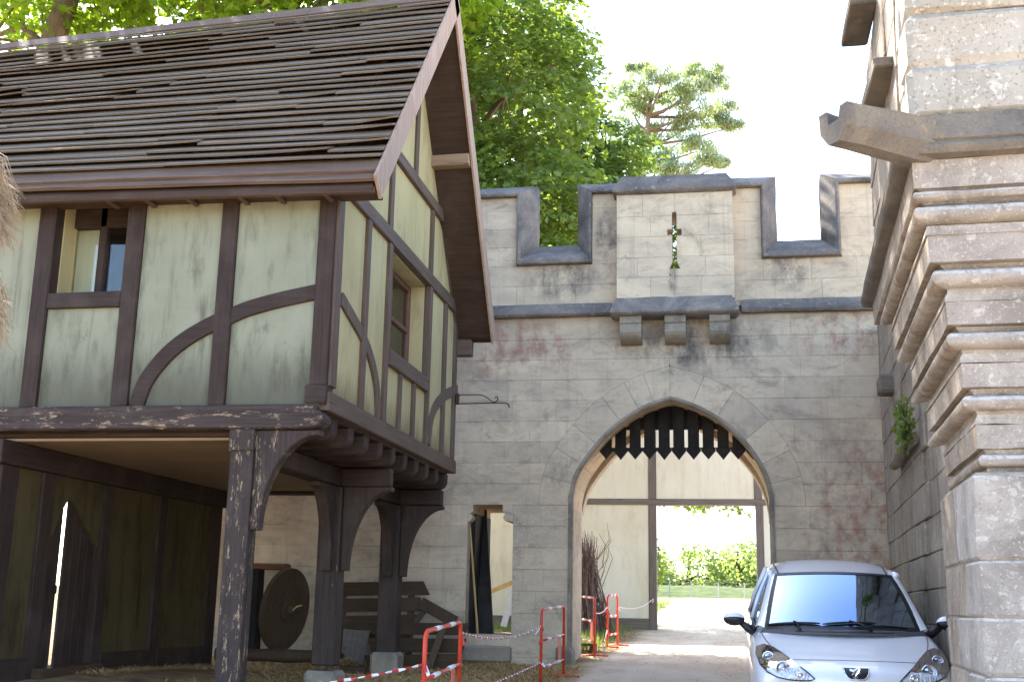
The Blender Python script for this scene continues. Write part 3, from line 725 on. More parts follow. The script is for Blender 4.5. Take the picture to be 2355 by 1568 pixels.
    for a, b in ((y2a+.1, S['u0']), (S['u0'], y2b-.1)): panel(a, b, b2z[1]-.05, lambda y: roof_z(y)-.1)
    # recessed gable window
    wy0, wy1 = S['s2']+hw, S['s4']-hw; d = .27; XW = XG-d; za, zb = wsz[1], b1z[0]
    W = MB().box(XW-.03, XG-.05, wy1-.002, wy1+.05, za, zb, .003).build('window', PGm, T, label='deep set window with brown glazing bars')
    MB().box(XW-.03, XG-.05, wy0-.05, wy0+.002, za, zb, .003).build('reveal', PGm, W)
    MB().box(XW-.03, XG-.045, wy0, wy1, zb-.02, zb+.05, .003).build('reveal', PGm, W)
    MB().box(XW-.05, XG-.05, wy0, wy1, za-.06, za-.003, .003).build('reveal', PGm, W)
    wm = M['window_wood']
    zb2 = zb-.1
    for a, b in ((wy0, wy0+.07), (wy1-.07, wy1), ((wy0+wy1)/2-.04, (wy0+wy1)/2+.04)): MB().box(XW-.03, XW+.035, a, b, za, zb-.021, .008).build('glazing_bar', wm, W)
    for a, b in ((za, za+.06), (zb-.1, zb-.022), (za+.60, za+.66)): MB().box(XW-.03, XW+.03, wy0+.001, wy1-.001, a, b, .008).build('glazing_bar', wm, W)
    MB().box(XW-.012, XW-.006, wy0, wy1, za, zb-.03).build('glass', M['glass'], W)
    MB().box(XW-.10, XW-.08, wy0+.02, wy1-.02, za, zb-.03).build('curtain', M['curtain'], W)
    # ---------- roof
    RX0 = XE
    deck = MB()
    for (ya, yb, s) in ((EY, RY, 1), (RY, EY2, -1)):
        za_, zb_ = roof_z(ya), roof_z(yb)
        deck.loft([[(x, ya, za_-.05), (x, yb, zb_-.05), (x, yb, zb_-.12), (x, ya, za_-.12)] for x in (RX0, XV-.06)])
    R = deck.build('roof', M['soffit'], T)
    u = Vector((0, RY-EY, RZ-EZ)).normalized(); nrm = Vector((0, -u.z, u.y)); LEN = math.hypot(RY-EY, RZ-EZ)
    nc = 27; base = Vector((0, EY, EZ)); s0 = .30; ex = (LEN-s0-.16)/nc
    # long lapped boards, course by course
    def board(x0, x1, s, w, lift0, lift1, mat, th=.022, sag=0, twist=0., nm='roof_board'):
        n = max(2, int((x1-x0)/.35)); rings = []; ph = random.uniform(0, 50)
        for k in range(n+1):
            x = lerp(x0, x1, k/n); wob = noise.noise(Vector((x*.8+ph, s*3, 0)))*.016; tw = twist*((k/n)**6)
            a = base+u*(s+wob)+nrm*(lift0+abs(noise.noise(Vector((x*.6, ph, 2))))*.022+tw); b = base+u*(s+w)+nrm*lift1
            th_ = nrm*th
            rings.append([(x, *(a+th_)[1:]), (x, *(b+th_)[1:]), (x, *b[1:]), (x, *a[1:])])
        MB().loft(rings).build(nm, mat, R)
    for c in range(nc):
        s = s0+c*ex; x = RX0-random.uniform(0, 2)
        while x < XV-.03:
            L = random.choice((1.3, 1.9, 2.4, 2.6, 3.2, 3.9))*random.uniform(.9, 1.1)
            x1 = min(x+L, XV-.035)
            if XV-x1 < .5: x1 = XV-.035
            board(max(x, RX0)+.002, x1-.004, s+random.uniform(-.022, .022), ex+.09, .076+random.uniform(-.016, .02), .006, M['roofboard'], .022, 0, random.choice((0, 0, 0, 0, .015, .04)))
            x = x1
            if x >= XV-.04: break
    board(RX0, XV-.03, .085, .27, .035, .02, M['roofboard2'], .03); board(RX0, XV-.02, -.02, .16, .0, .0, M['roofboard2'], .035)
    xs = [RX0, -7.6, -5.3, XV-.02]
    for a, b in zip(xs[:-1], xs[1:]): board(a, b-.006, LEN-.21, .24, .05, .05, M['roofboard2'], .03, nm='ridge_board')
    # eave fascia and soffit, rafter pegs
    MB().box(RX0, XV-.05, EY+.03, EY+.10, EZ-.11, EZ-.045, .006, .004).build('fascia', M['roofboard2'], R)
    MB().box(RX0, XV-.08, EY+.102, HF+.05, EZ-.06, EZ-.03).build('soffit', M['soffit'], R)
    for px in (255, 340, 437, 556, 640, 752): 
        x = PY(px, 472, EY+.2)[0]; MB().box(x-.028, x+.028, EY+.13, HF-.02, EZ-.10, EZ-.062, .008).build('rafter_foot', M['gable_y'], R)
    # verge boards and underside of the oversailing verge
    for (pa, pb, w, nm) in (((EY-.05, roof_z(EY)-.03), (RY, RZ+.02), .27, 'verge_board'), ((RY, RZ+.02), (EY2+.03, roof_z(EY2)-.05), .27, 'verge_board')):
        a, b = Vector(pa), Vector(pb); t = (b-a).normalized(); nn = Vector((-t.y, t.x)); nn = nn if nn.y > 0 else -nn
        cuts = [0, .37, 1] if nm == 'verge_board' and pa[0] < RY-1 else [0, 1]
        for c0, c1 in zip(cuts[:-1], cuts[1:]):
            p, q = a.lerp(b, c0+.002), a.lerp(b, c1)
            poly = [tuple(p+nn*.06), tuple(q+nn*.06), tuple(q-nn*(w-.06)), tuple(p-nn*(w-.06))]
            MB().prism(poly, XV, XV-.03, 'x', .005).build(nm, M['verge'], R)
    for (pa, pb) in (((EY, roof_z(EY)), (RY, RZ)), ((RY, RZ), (EY2, roof_z(EY2)))):
        a, b = Vector(pa), Vector(pb); t = (b-a).normalized(); nn = Vector((-t.y, t.x)); nn = nn if nn.y > 0 else -nn
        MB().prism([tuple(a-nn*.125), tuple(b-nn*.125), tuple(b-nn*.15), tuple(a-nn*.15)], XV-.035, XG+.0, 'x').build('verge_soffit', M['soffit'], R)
    py_, pz_ = PX(1012, 368, XG+.1); 
    MB().box(XG-.1, XV-.04, py_-.09, py_+.09, roof_z(py_)-.36, roof_z(py_)-.2, .012).build('purlin', M['ceiling'], R)
    MB().box(XG-.1, XG+.25, HB-.02, HB+.16, 5.18, 5.42, .012).build('wall_plate', M['gable_x'], R)
    # the old roof sags: its ridge drops and its eave rises a little towards the far left end
    for o in [R]+list(R.children):
        for v in o.data.vertices:
            k = max(0., XV-.1-v.co.x)/4.2; t = min(1, max(0, (v.co.z-EZ)/(RZ-EZ))); v.co.z += k*lerp(.055, -.19, t)
    # ---------- undercroft: ceiling, joists, pillars, brackets
    xs_ = [XE, -7.9, -6.1, -4.75]; ysx = [HF+.141, 12.9, 14.8, HB]
    for a, b in zip(ysx[:-1], ysx[1:]): MB().box(XE, -4.75, a+.004, b-.004, 3.17, 3.2, .003).build('ceiling_board', M['ceiling'], T)
    MB().box(XE-.3, -4.76, HF+.145, HB-.105, 3.21, 3.48).build('floor_slab', M['soffit'], T)
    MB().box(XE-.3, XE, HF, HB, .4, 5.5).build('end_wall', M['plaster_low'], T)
    MB().box(XE, XG-.2, HB-.1, HB+.1, 3.12, 3.46, .012).build('rear_beam', M['timber_x'], T)
    MB().box(XE, XG-.1, HB-.02, HB+.06, 3.462, 5.5).build('rear_wall', PGm, T)
    MB().box(-4.75, XG-.04, HF+.15, HB-.11, 3.41, 3.438, 0).build('ceiling_board', M['soffit'], T)
    for k in range(10):
        y = lerp(11.42, 16.42, k/9)
        r = [(-4.9, 3.19), (XG-.14, 3.19)]+[(XG-.14+.115*math.sin(t), 3.305-.115*math.cos(t)) for t in [q*math.pi/2/5 for q in range(1, 6)]]+[(XG-.025, 3.405), (-4.9, 3.405)]
        MB().prism(r, y-.085, y+.085, 'y', .012).build('joist', M['timber_x'], T)
    xp = -4.68
    MB().box(xp-.11, xp+.11, HF+.145, HB+.02, 2.965, 3.185, .015, .005).build('pillar_plate', M['timber_y'], T)
    py = [HF+.02, PX(770, 1110, xp)[0], PX(905, 1160, xp)[0]]
    for i, y in enumerate(py):
        top = 3.245 if i == 0 else 2.96; mt = M['chipped_z'] if i == 0 else M['worn_z']; hw = .118 if i == 0 else .138
        zb = .1 if i == 0 else .86
        P = MB().box(xp-hw, xp+hw, y-hw, y+hw, zb, top, .018, .004).build('pillar', mt, T)
        if i == 0: MB().box(xp-.135, xp+.135, y-.135, y+.135, 3.03, 3.243, .012, .003).build('pillar_cap', mt, P)
        if i > 0: MB().box(xp-.2, xp+.2, y-.2, y+.2, .3, .93 if i == 2 else .80, .045, .01).build('plinth', M['corbel'], P)
        # brackets
        L = .66 if i == 0 else .60; Hh = .98 if i == 0 else 1.0
        def bracket(axis, sg):
            c = []
            for k in range(13):
                t = k/12*math.pi/2; c.append((.085+(L-.085)*(1-math.cos(t)), -Hh+(Hh-.05)*math.sin(t)))
            poly = [(0, 0), (0, -Hh), (.085, -Hh)]+c[1:]+[(L, 0)]
            if axis == 'x': MB().prism([(xp+sg*(hw+a), top-.002+b) for a, b in poly], y-.07, y+.07, 'y', .012).build('bracket', mt, P)
            else: MB().prism([(y+sg*(hw+a), top-.002+b) for a, b in poly], xp-.07, xp+.07, 'x', .012).build('bracket', mt, P)
        bracket('x', 1)
        if i > 0: bracket('y', -1)
        if i == 1: bracket('y', 1)
        if i > 0: MB().box(xp+.11, XG-.08, y-.075, y+.075, 2.962, 3.18, .012).build('bracket_arm', M['timber_x'], P)
    # ---------- ground floor wall under the house (plane x = XW_)
    XQ = -7.35
    def q(px, py): return PX(px, py, XQ)
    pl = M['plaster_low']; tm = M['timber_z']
    MB().box(XQ-.2, XQ+.07, HF-.1, HB, 2.92, 3.168, .01).build('top_plate', M['timber_y'], T)
    yq = lambda px, py=1400: q(px, py)[0]
    cols = [(yq(-40), yq(2)), (yq(62), yq(92)), (yq(212), yq(232)), (yq(343), yq(362)), (yq(468), yq(490))]
    for a, b in cols: MB().box(XQ-.15, XQ+.04, a, b, .5, 2.919, .01, .005).build('post', tm, T)
    for (a, b) in ((cols[0][1], cols[1][0]), (cols[2][1], cols[3][0]), (cols[3][1], cols[4][0])):
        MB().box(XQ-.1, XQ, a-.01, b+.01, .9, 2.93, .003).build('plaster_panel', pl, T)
        MB().box(XQ-.12, XQ+.045, a-.001, b+.001, .45, .95, .01, .005).build('base_rail', M['timber_y'], T)
    # door with a pointed head, standing slightly ajar
    da, db = cols[1][1], cols[2][0]; mid = lerp(da, db, .36)
    for s, e in ((da, 1), (db, -1)):
        poly = [(s, 2.93), (s, 2.18), (s+e*.10, 2.25), (lerp(s, mid, .6), 2.52), (mid, 2.72), (mid, 2.93)]
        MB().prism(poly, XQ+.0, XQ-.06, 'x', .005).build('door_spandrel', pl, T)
    D = MB().box(XQ-.09, XQ-.06, da+.01, mid-.02, .62, 2.9, .006).build('door', M['timber_z'], T)
    nb = 4
    for k in range(nb):
        a = lerp(mid+.065, db, k/nb); b = lerp(mid+.065, db, (k+1)/nb)
        MB().box(XQ-.085, XQ-.055, a+.004, b-.003, .62, 2.9, .006).build('door_plank', M['timber_z'], D)
    MB().box(XQ-.055, XQ-.03, mid-.10, mid-.04, 1.62, 1.72, .01).build('door_latch', M['blackwood'], D)
    MB().box(XQ-.15, XQ+.16, da-.1, db+.1, .5, .84, .02, .01).build('threshold', M['oldplank'], T)
    return T
HOUSE_T = None
M['glass_dark'] = mat_plain('dark_window_glass', (.02, .022, .026, 1), .06, .6, 0, .1, 3, 0)
M['curtain'] = mat_plaster('linen_curtain', srgb(206, 200, 172), srgb(222, 216, 190), srgb(170, 158, 120), .3)
def mat_glass(name, tint=(1, 1, 1, 1), gcol=(1, 1, 1, 1), ior=1.5):
    n = N(name); n.p.inputs['Base Color'].default_value = (.01, .01, .012, 1); n.p.inputs['Roughness'].default_value = .03; n.p.inputs['Specular IOR Level'].default_value = .6
    tr = n.new('ShaderNodeBsdfTransparent'); tr.inputs[0].default_value = tint
    gl = n.new('ShaderNodeBsdfGlossy'); gl.inputs['Roughness'].default_value = .02; gl.inputs[0].default_value = gcol
    fr = n.new('ShaderNodeFresnel'); fr.inputs[0].default_value = ior
    mx = n.new('ShaderNodeMixShader'); n.link(fr.outputs[0], mx.inputs[0]); n.link(tr.outputs[0], mx.inputs[1]); n.link(gl.outputs[0], mx.inputs[2]); n.link(mx.outputs[0], n.out.inputs[0]); return n.m
M['glass'] = mat_glass('clear_glass', (.9, .92, .9, 1))
M['window_wood'] = mat_timber('window_bar_wood', srgb(88, 58, 44), srgb(122, 88, 70), 'z')
def mat_roof(name, a, b, lich):
    n = N(name); g = n.noise(30, (.05, 1, 1), 5, .65, .3); big = n.noise(1.6, (.4, 1, 1), 6, .65); fine = n.noise(70, (.4, 1, 1), 4, .7)
    c = n.ramp(g, [(.3, a), (.7, b)]); c = n.mix(n.math('MULTIPLY', n.rnd(), .5), c, a)
    c = n.mix(n.math('MULTIPLY', n.step(big, .5, .75), .5), c, srgb(128, 116, 104))
    k = n.math('MULTIPLY', n.step(fine, .58, .68), n.step(n.noise(3, (.6, 1, 1), 5, .7), .48, .62)); c = n.mix(n.math('MULTIPLY', k, .7), c, lich)
    n.bump(n.math('ADD', n.math('MULTIPLY', g, .6), n.math('MULTIPLY', fine, .4)), .5, .01); return n.done(c, .8, .3)
M['roofboard'] = mat_roof('roof_board_wood', srgb(96, 84, 71), srgb(140, 125, 107), srgb(172, 162, 120))
M['roofboard2'] = mat_roof('edge_board_wood', srgb(88, 69, 57), srgb(124, 102, 86), srgb(176, 158, 106))
house()
# ------------------------------------------------------------------ corbelled stone tower on the right
TA_ = math.radians(3.0)
DU = Vector((math.cos(TA_), -math.sin(TA_))); DV = Vector((math.sin(TA_), math.cos(TA_))); TB_ = Vector((1.49, 7.5))
def tw(u, v, z):
    p = TB_+DU*u+DV*v; return (p.x, p.y, z)
def tower():
    T = thing('corbelled_stone_tower', (1.9, 7.9, .4), 'weathered grey stone tower corner with stacked roll mouldings at the right edge', 'tower')
    TS, TP, SD = M['tower'], M['tower_pale'], M['tower_side']
    def tbox(u0, u1, v0, v1, z0, z1, ch, jit, mat, nm='stone_block'):
        m = MB().box(u0, u1, v0, v1, z0, z1, ch, jit); m.v = [tw(*p) for p in m.v]; return m.build(nm, mat, T)
    def lend(o): return 1.78+3.1*o
    def course(nm, prof, vlen=None, mat=TS):
        back = -.55
        ring = [(back, prof[0][1])]+prof+[(back, prof[-1][1])]
        rings = []; n = 7
        Lf = (lambda o: vlen) if vlen else (lambda o: lend(max(o, -.1)))
        def jit(p): return (p[0]+random.uniform(-.004, .004), p[1]+random.uniform(-.004, .004), p[2]+random.uniform(-.004, .004))
        for k in range(n):
            t = 1-k/n
            rings.append([jit(tw(-o, lerp(-o, Lf(o), t), z)) for o, z in ring])
        rings.append([tw(-o, -o, z) for o, z in ring])
        for k in range(1, 13):
            uu = 4.2*(k/12)**1.5
            rings.append([jit(tw(lerp(-o, 4.2, uu/4.2), -o, z)) for o, z in ring])
        mb = MB().loft(rings); L_ = len(ring); mb.mi = [1 if i < n*L_ else 0 for i in range(len(mb.f))]
        return mb.build(nm, [mat, SD if mat is TS else mat], T, True, auto=38)
    def roll(z0, z1, base, bulge, n=9):
        zc, r = (z0+z1)/2, (z1-z0)/2
        return [(base, z0)]+[(base+(bulge-base)*math.sin(math.pi*k/n)**.7, zc-r*math.cos(math.pi*k/n)) for k in range(1, n)]+[(base, z1)]
    course('roll_moulding', [(-.10, 2.43)]+roll(2.475, 2.556, -.10, -.05)+[(-.085, 2.588)])
    course('flat_band', [(-.05, 2.59), (-.046, 2.735)])
    course('roll_moulding', [(-.042, 2.737), (-.04, 2.755), (-.06, 2.80)]+roll(2.82, 2.912, -.05, .037)+[(-.02, 2.952)])
    course('flat_band', [(.026, 2.956), (.028, 3.105)])
    course('roll_moulding', [(.036, 3.108), (.036, 3.13), (.015, 3.17)]+roll(3.192, 3.295, .02, .115)+[(.05, 3.334)])
    course('flat_band', [(.102, 3.337), (.106, 3.478)])
    course('roll_moulding', [(.110, 3.481), (.110, 3.505), (.09, 3.54)]+roll(3.566, 3.682, .09, .188)+[(.13, 3.712)])
    course('flat_band', [(.196, 3.715), (.202, 3.882)])
    course('roll_moulding', [(.212, 3.885), (.214, 3.91), (.2, 3.945)]+roll(3.956, 4.066, .18, .282)+[(.225, 4.085)])
    course('roll_moulding', [(.225, 4.087)]+roll(4.095, 4.155, .22, .282)+[(.25, 4.17)])
    course('frieze', [(.272, 4.172), (.276, 4.355)], 3.4)
    # gutter with its bull-nose, wrapped round the corner and running along the side
    gp = [(.28, 4.357), (.33, 4.362)]+[(.33+.05*math.sin(t), 4.405-.045*math.cos(t)) for t in [k*math.pi/6 for k in range(1, 6)]]+[(.372, 4.455), (.34, 4.58), (.32, 4.63)]
    course('gutter', gp, 3.5, M['gutter'])
    # lower wall of squared blocks
    zr = [.1, .45, .78, 1.10, 1.245, 1.58, 1.92, 2.2, 2.43]; zr = [.1, .42, .80, 1.245, 1.58, 1.92, 2.43]
    o = .0
    for i, (z0, z1) in enumerate(zip(zr[:-1], zr[1:])):
        a = (.75, .55, .9, .62, .85, .5)[i]; vl = (.55, 1.0, .7, 1.1, .6, .9)[i]
        g_ = .004
        tbox(-o, a-g_, -o, vl-g_, z0+g_, z1-g_, .016, .006, TS)
        u = a
        while u < 4:
            w = random.uniform(.55, 1.0); tbox(u+g_, u+w-g_, random.uniform(-.006, .006), .5, z0+g_, z1-g_, .014, .006, TS); u += w
        tbox(-o+random.uniform(0, .008), .5, vl+g_, 1.66-g_, z0+g_, z1-g_, .014, .006, SD)
    m = MB().box(.02, 4, .02, 1.64, .1, 2.44); m.v = [tw(*p) for p in m.v]; m.build('wall_core', M['mortar'], T)
    m = MB().box(.12, 4, .12, 1.6, 2.42, 4.5); m.v = [tw(*p) for p in m.v]; m.build('corbel_core', M['mortar'], T)
    # upper wall of pale, worn stones
    zr = [4.45, 4.63, 5.0, 5.37, 5.76, 6.12, 6.5]
    for i, (z0, z1) in enumerate(zip(zr[:-1], zr[1:])):
        u = -.27; first = (1.6, .82, 1.02, .78, .95, .8)[i]; k = 0
        while u < 3.5:
            w = first if k == 0 else random.uniform(.45, .8)
            gap = .006 if i < 2 or k == 0 else random.uniform(.006, .05)
            tbox(u+.003, u+w-gap, -.27+random.uniform(-.012, .012), .12, z0+.004, z1-random.uniform(.004, .014), .035, .014, TP); u += w; k += 1
        v = .14
        for (vv, oo, mt) in ((.36, .262, TP), (.52, .20, SD), (1.15, .255, SD), (2.2, .27, SD), (3.1, .26, SD)):
            tbox(-oo, .0, v+.003, vv-.003, z0+.004, z1-.004, .012, .006, mt); v = vv
    m = MB().box(-.19, 3.5, -.18, 3.05, 4.4, 6.49); m.v = [tw(*p) for p in m.v]; m.build('wall_core', M['mortar'], T)
    # short drip slabs high on the side wall
    for (x, y0, y1, z) in ((1.135, 8.2, 9.3, 5.5), (1.10, 9.1, 9.9, 6.5)):
        MB().box(x, x+.22, y0, y1, z-.05, z+.04, .015, .006).build('drip_slab', M['gutter'], T)
    # rear flank that joins the castle wall
    zr = [.4+.36*k for k in range(16)]
    for z0, z1 in zip(zr[:-1], zr[1:]):
        v = 1.67
        while v < 10.4:
            w = min(random.uniform(.7, 1.4), 10.5-v); off = .33 if v < 5 else .30
            tbox(off+random.uniform(-.006, .006), .6, v+.004, v+w-.004, z0+.004, z1-.004, .010, .005, SD); v += w
    m = MB().box(.35, 1.2, 1.6, 10.5, .3, 5.8); m.v = [tw(*p) for p in m.v]; m.build('flank_core', M['mortar'], T)
    for v0, v1, z, in ((5.6, 7.9, 3.42), ):                     # broken length of moulding low on the flank
        path = [tw(.22, lerp(v0, v1, k/6), z+.02*math.sin(k)) for k in range(7)]; MB().tube(path, [.075, .08, .08, .078, .08, .075, .07], 9).build('roll_moulding', SD, T, True, auto=50)
    m = MB().box(.12, .4, 8.3, 8.75, 4.42, 4.66, .03, .012); m.v = [tw(*p) for p in m.v]; m.build('bracket_stone', M['gutter'], T)
    # ---- gargoyle spout at the corner
    rings = []; dg_ = Vector((-.80, -.60)); pp = Vector((.60, -.80))
    for k in range(7):
        t = k/6; L = lerp(-.25, .62, t); s = lerp(1.0, .80, t); w = .155*s; h = .27*s; c = Vector((-.26, -.26))+dg_*L; zz = lerp(4.33, 4.37, t)
        sec = [(-w*.45, 0), (w*.45, 0), (w, h*.38), (w, h), (w*.55, h), (w*.42, h*.62), (-w*.42, h*.62), (-w*.55, h), (-w, h), (-w, h*.38)]
        rings.append([tuple(q+random.uniform(-.006, .006) for q in tw(c.x+pp.x*a, c.y+pp.y*a, zz+b)) for a, b in sec])
    MB().loft(rings).build('gargoyle_spout', M['gutter'], T, True, auto=30)
tower()
# ------------------------------------------------------------------ parked car
def paint():
    n = N('silver_car_paint'); f = n.noise(900, (1, 1, 1), 2, .6); c = n.ramp(f, [(.3, srgb(228, 229, 232)), (.7, srgb(238, 239, 241))])
    n.link(c, n.p.inputs['Base Color']); n.p.inputs['Metallic'].default_value = .12; n.p.inputs['Roughness'].default_value = .34
    n.p.inputs['Coat Weight'].default_value = 1.0; n.p.inputs['Coat Roughness'].default_value = .03; return n.m
def car():
    from mathutils.bvhtree import BVHTree
    PT = paint(); BLK = mat_plain('black_car_plastic', (.012, .012, .014, 1), .38, .4, 0, .15, 30, .05); GRY = mat_plain('grey_car_plastic', (.05, .05, .06, 1), .5, .4, 0, .15, 30, .1)
    CHR = mat_plain('chrome', (.8, .8, .82, 1), .08, .5, 1, .05, 5, 0); RUB = mat_plain('tyre_rubber', (.02, .02, .02, 1), .8, .3); ALU = mat_plain('alloy_rim', (.55, .55, .57, 1), .3, .5, 1, .1)
    GL = mat_glass('windscreen_glass', (.62, .66, .66, 1), (.25, .34, .48, 1), 1.45); LENS = mat_glass('headlamp_lens', (.95, .96, .98, 1), (.5, .5, .55, 1), 1.3); INT = mat_plain('car_interior', (.03, .03, .033, 1), .8, .2); SEAT = mat_plain('car_seat_cloth', (.05, .05, .055, 1), .9, .1)
    LOC = Vector((1.08, 10.6, 0)); PIT = math.radians(4.0); z0 = .41
    def W(x, y, z):     # car space (x left-right, y from the nose backwards, z up) -> site
        yy = y*math.cos(PIT)-z*math.sin(PIT); zz = y*math.sin(PIT)+z*math.cos(PIT)
        return (LOC.x+x, LOC.y+yy, z0-.05+zz)
    T = thing('parked_car', (LOC.x, LOC.y+2, z0), 'silver hatchback car parked nose out beside the tower', 'car')
    def fin(mb, name, mat, parent=None, smooth=True, auto=None, label=None):
        mb.v = [W(*p) for p in mb.v]; return mb.build(name, mat, parent or T, smooth, label, None, auto)
    # stations: y, half width, top z, fender crest z, shoulder z, waist z, mid z, sill z
    ST = [(.00, .52, .60, .60, .58, .52, .40, .24), (.03, .66, .70, .69, .66, .56, .40, .22), (.12, .77, .765, .75, .71, .58, .40, .2), (.30, .825, .81, .80, .755, .60, .40, .2), (.55, .855, .865, .86, .81, .62, .40, .2),
          (.85, .87, .925, .925, .87, .64, .40, .2), (1.10, .875, .97, .97, .92, .66, .40, .2), (1.30, .875, 1.0, 1.0, .95, .68, .40, .2), (1.8, .875, 1.0, .995, .965, .70, .40, .2), (2.6, .875, 1.0, .995, .975, .70, .40, .2), (3.4, .865, 1.01, 1.0, .985, .72, .40, .2), (3.95, .82, 1.0, .99, .96, .72, .42, .24), (4.15, .74, .92, .91, .88, .70, .44, .28), (4.2, .66, .84, .83, .8, .66, .46, .32)]
    rings = []
    for y, w, zt, zc, zs, zw, zm, zb in ST:
        half = [(0, zt), (.34*w, zt-.004), (.62*w, zt-.018), (.80*w, zc-.030), (.92*w, zs), (.985*w, (zs+zw)/2+.03), (w, zw), (.995*w, zm), (.95*w, zb)]
        nose = lambda x: (.20 if y < .02 else .14 if y < .1 else .07 if y < .2 else .02 if y < .4 else 0)*(abs(x)/max(w, .1))**2.2
        ring = [(-x, y+nose(x), z) for x, z in half[::-1]]+[(x, y+nose(x), z) for x, z in half[1:]]+[(.5*w, y, zb), (-.5*w, y, zb)]
        rings.append(ring)
    mb = MB().loft(rings); B = fin(mb, 'body', PT)
    sm = B.modifiers.new('subdivision', 'SUBSURF'); sm.levels = 2; sm.render_levels = 2
    dg = bpy.context.evaluated_depsgraph_get(); ev = B.evaluated_get(dg); em = ev.to_mesh(); tree = BVHTree.FromPolygons([v.co.copy() for v in em.vertices], [tuple(p.vertices) for p in em.polygons]); ev.to_mesh_clear()
    fwd = (Vector(W(0, 1, 0))-Vector(W(0, 0, 0))).normalized()
    def hit(x, z, off=.006, down=False):
        """point of the body seen from the front (or from above) at car-space x, z (or x, y)"""
        if down: h = tree.ray_cast(Vector(W(x, z, 2.0)), -(Vector(W(0, 0, 1))-Vector(W(0, 0, 0))))
        else: h = tree.ray_cast(Vector(W(x, -1.0, z)), fwd)
        if h[0] is None: return None
        return h[0]+h[1]*off
    def patch(poly, name, mat, off, parent=None, thick=.004, down=False):
        """a skin that follows the body inside a polygon: polar grid about its centre"""
        c = (sum(p[0] for p in poly)/len(poly), sum(p[1] for p in poly)/len(poly)); n = len(poly); R = 6
        vs = []; cc = hit(*c, off, down); vs.append(cc)
        for r in range(1, R+1):
            for p in poly:
                q = hit(lerp(c[0], p[0], r/R), lerp(c[1], p[1], r/R), off, down); vs.append(q if q is not None else vs[-1])
        fs = [(0, 1+i, 1+(i+1) % n) for i in range(n)]
        for r in range(R-1):
            for i in range(n):
                j = (i+1) % n; fs.append((1+r*n+i, 1+r*n+j, 1+(r+1)*n+j, 1+(r+1)*n+i))
        mb = MB().add([tuple(v) for v in vs], fs); o = mb.build(name, mat, parent or T, True)
        return o
    # ---- greenhouse
    def ws(s, t, out=0):      # windscreen surface
        xb, xt = .715, .575; x = lerp(xb, xt, t)*s; yb = 1.05+.26*s*s; yt = 1.93+.13*s*s; bul = .035*math.sin(math.pi*t)
        return (x, lerp(yb, yt, t)-bul*.6-out*.4, lerp(1.005-.02*s*s, 1.49-.03*s*s, t)+bul*.7+out*.9)
    def grid(fn, nu, nv):
        m = MB(); vs = [fn(i/nu, j/nv) for j in range(nv+1) for i in range(nu+1)]
        m.add(vs, [(j*(nu+1)+i, j*(nu+1)+i+1, (j+1)*(nu+1)+i+1, (j+1)*(nu+1)+i) for j in range(nv) for i in range(nu)]); return m
    G = fin(grid(lambda u, v: ws(u*2-1, v), 18, 10), 'windscreen', GL)
    # black enamel edge of the glass
    def border():
        m = MB(); N_ = 24; path = [(-1+2*k/N_, 0) for k in range(N_+1)]+[(1, k/12) for k in range(1, 13)]+[(1-2*k/N_, 1) for k in range(1, N_+1)]+[(-1, 1-k/12) for k in range(1, 12)]
        n = len(path); vs = []
        for s, t in path: vs.append(ws(s*1.012, t*1.02-.01, .004)); vs.append(ws(s*.955, .045+t*.915, .004))
        m.add(vs, [(2*i, 2*((i+1) % n), 2*((i+1) % n)+1, 2*i+1) for i in range(n)]); return m
    fin(border(), 'enamel_border', BLK, G)
    # roof: from the head of the windscreen to the tail
    def roof(u, v):
        s = u*2-1; v_ = v; yf = 1.93+.13*s*s; y = lerp(yf, 3.95, v_); k = v_
        zc = 1.49+.10*math.sin(min(1, k*1.9)*math.pi/2)-.17*max(0, k-.45)**1.4
        hw = lerp(.575, .60, min(1, k*3)) if k < .4 else lerp(.60, .54, (k-.4)/.6)
        return (s*hw, y, zc-(.03+.02*k)*s*s-(.025*abs(s)**6))
    RF = fin(grid(roof, 14, 16), 'roof', PT)
    for sd in (-1, 1):     # dark roof channel
        pts = [roof((sd*.93+1)/2, k/12) for k in range(13)]; fin(MB().tube([(p[0], p[1], p[2]+.002) for p in pts], .008, 6), 'roof_channel', BLK, RF)
    def pillar(sd):        # windscreen pillar and side frame
        m = MB(); rows = []
        for k in range(9):
            t = k/8; a = ws(1.0*sd, t, .003); top = (sd*lerp(.80, .625, t), lerp(1.40, 2.16, t), lerp(.985, 1.455, t)); mid = ((a[0]+top[0])/2+sd*.018, (a[1]+top[1])/2-.02, (a[2]+top[2])/2+.02)
            rows.append([a, mid, top, (top[0]-sd*.03, top[1]+.02, top[2]-.02)])
        m.loft(rows, False, False); return m
    for sd in (-1, 1):
        fin(pillar(sd), 'windscreen_pillar', PT)
        def side(u, v):
            y0_ = lerp(1.42, 2.18, v); y1_ = lerp(3.7, 3.5, v); return (sd*(lerp(.80, .622, v)+.02*math.sin(math.pi*v)), lerp(y0_, y1_, u), lerp(.985, 1.46-.05*u*u, v))
        fin(grid(side, 10, 5), 'side_window', GL)
        for yb, yt in ((2.42, 2.48), (3.66, 3.42)):
            fin(MB().tube([(sd*.805, yb, .97), (sd*.735, (yb+yt)/2, 1.2), (sd*.615, yt, 1.47)], .03, 8), 'pillar', PT)
        rail = [(sd*lerp(.62, .58, k/10), lerp(2.05, 3.85, k/10), 1.46+.02*math.sin(math.pi*k/10)-.09*(k/10)**2) for k in range(11)]; fin(MB().tube(rail, .032, 8), 'roof_rail', PT)
        fin(MB().tube([(sd*.815, y, z) for y, z in ((1.34, .975), (1.9, .985), (2.8, .99), (3.7, 1.0))], .012, 6), 'waist_seal', BLK)
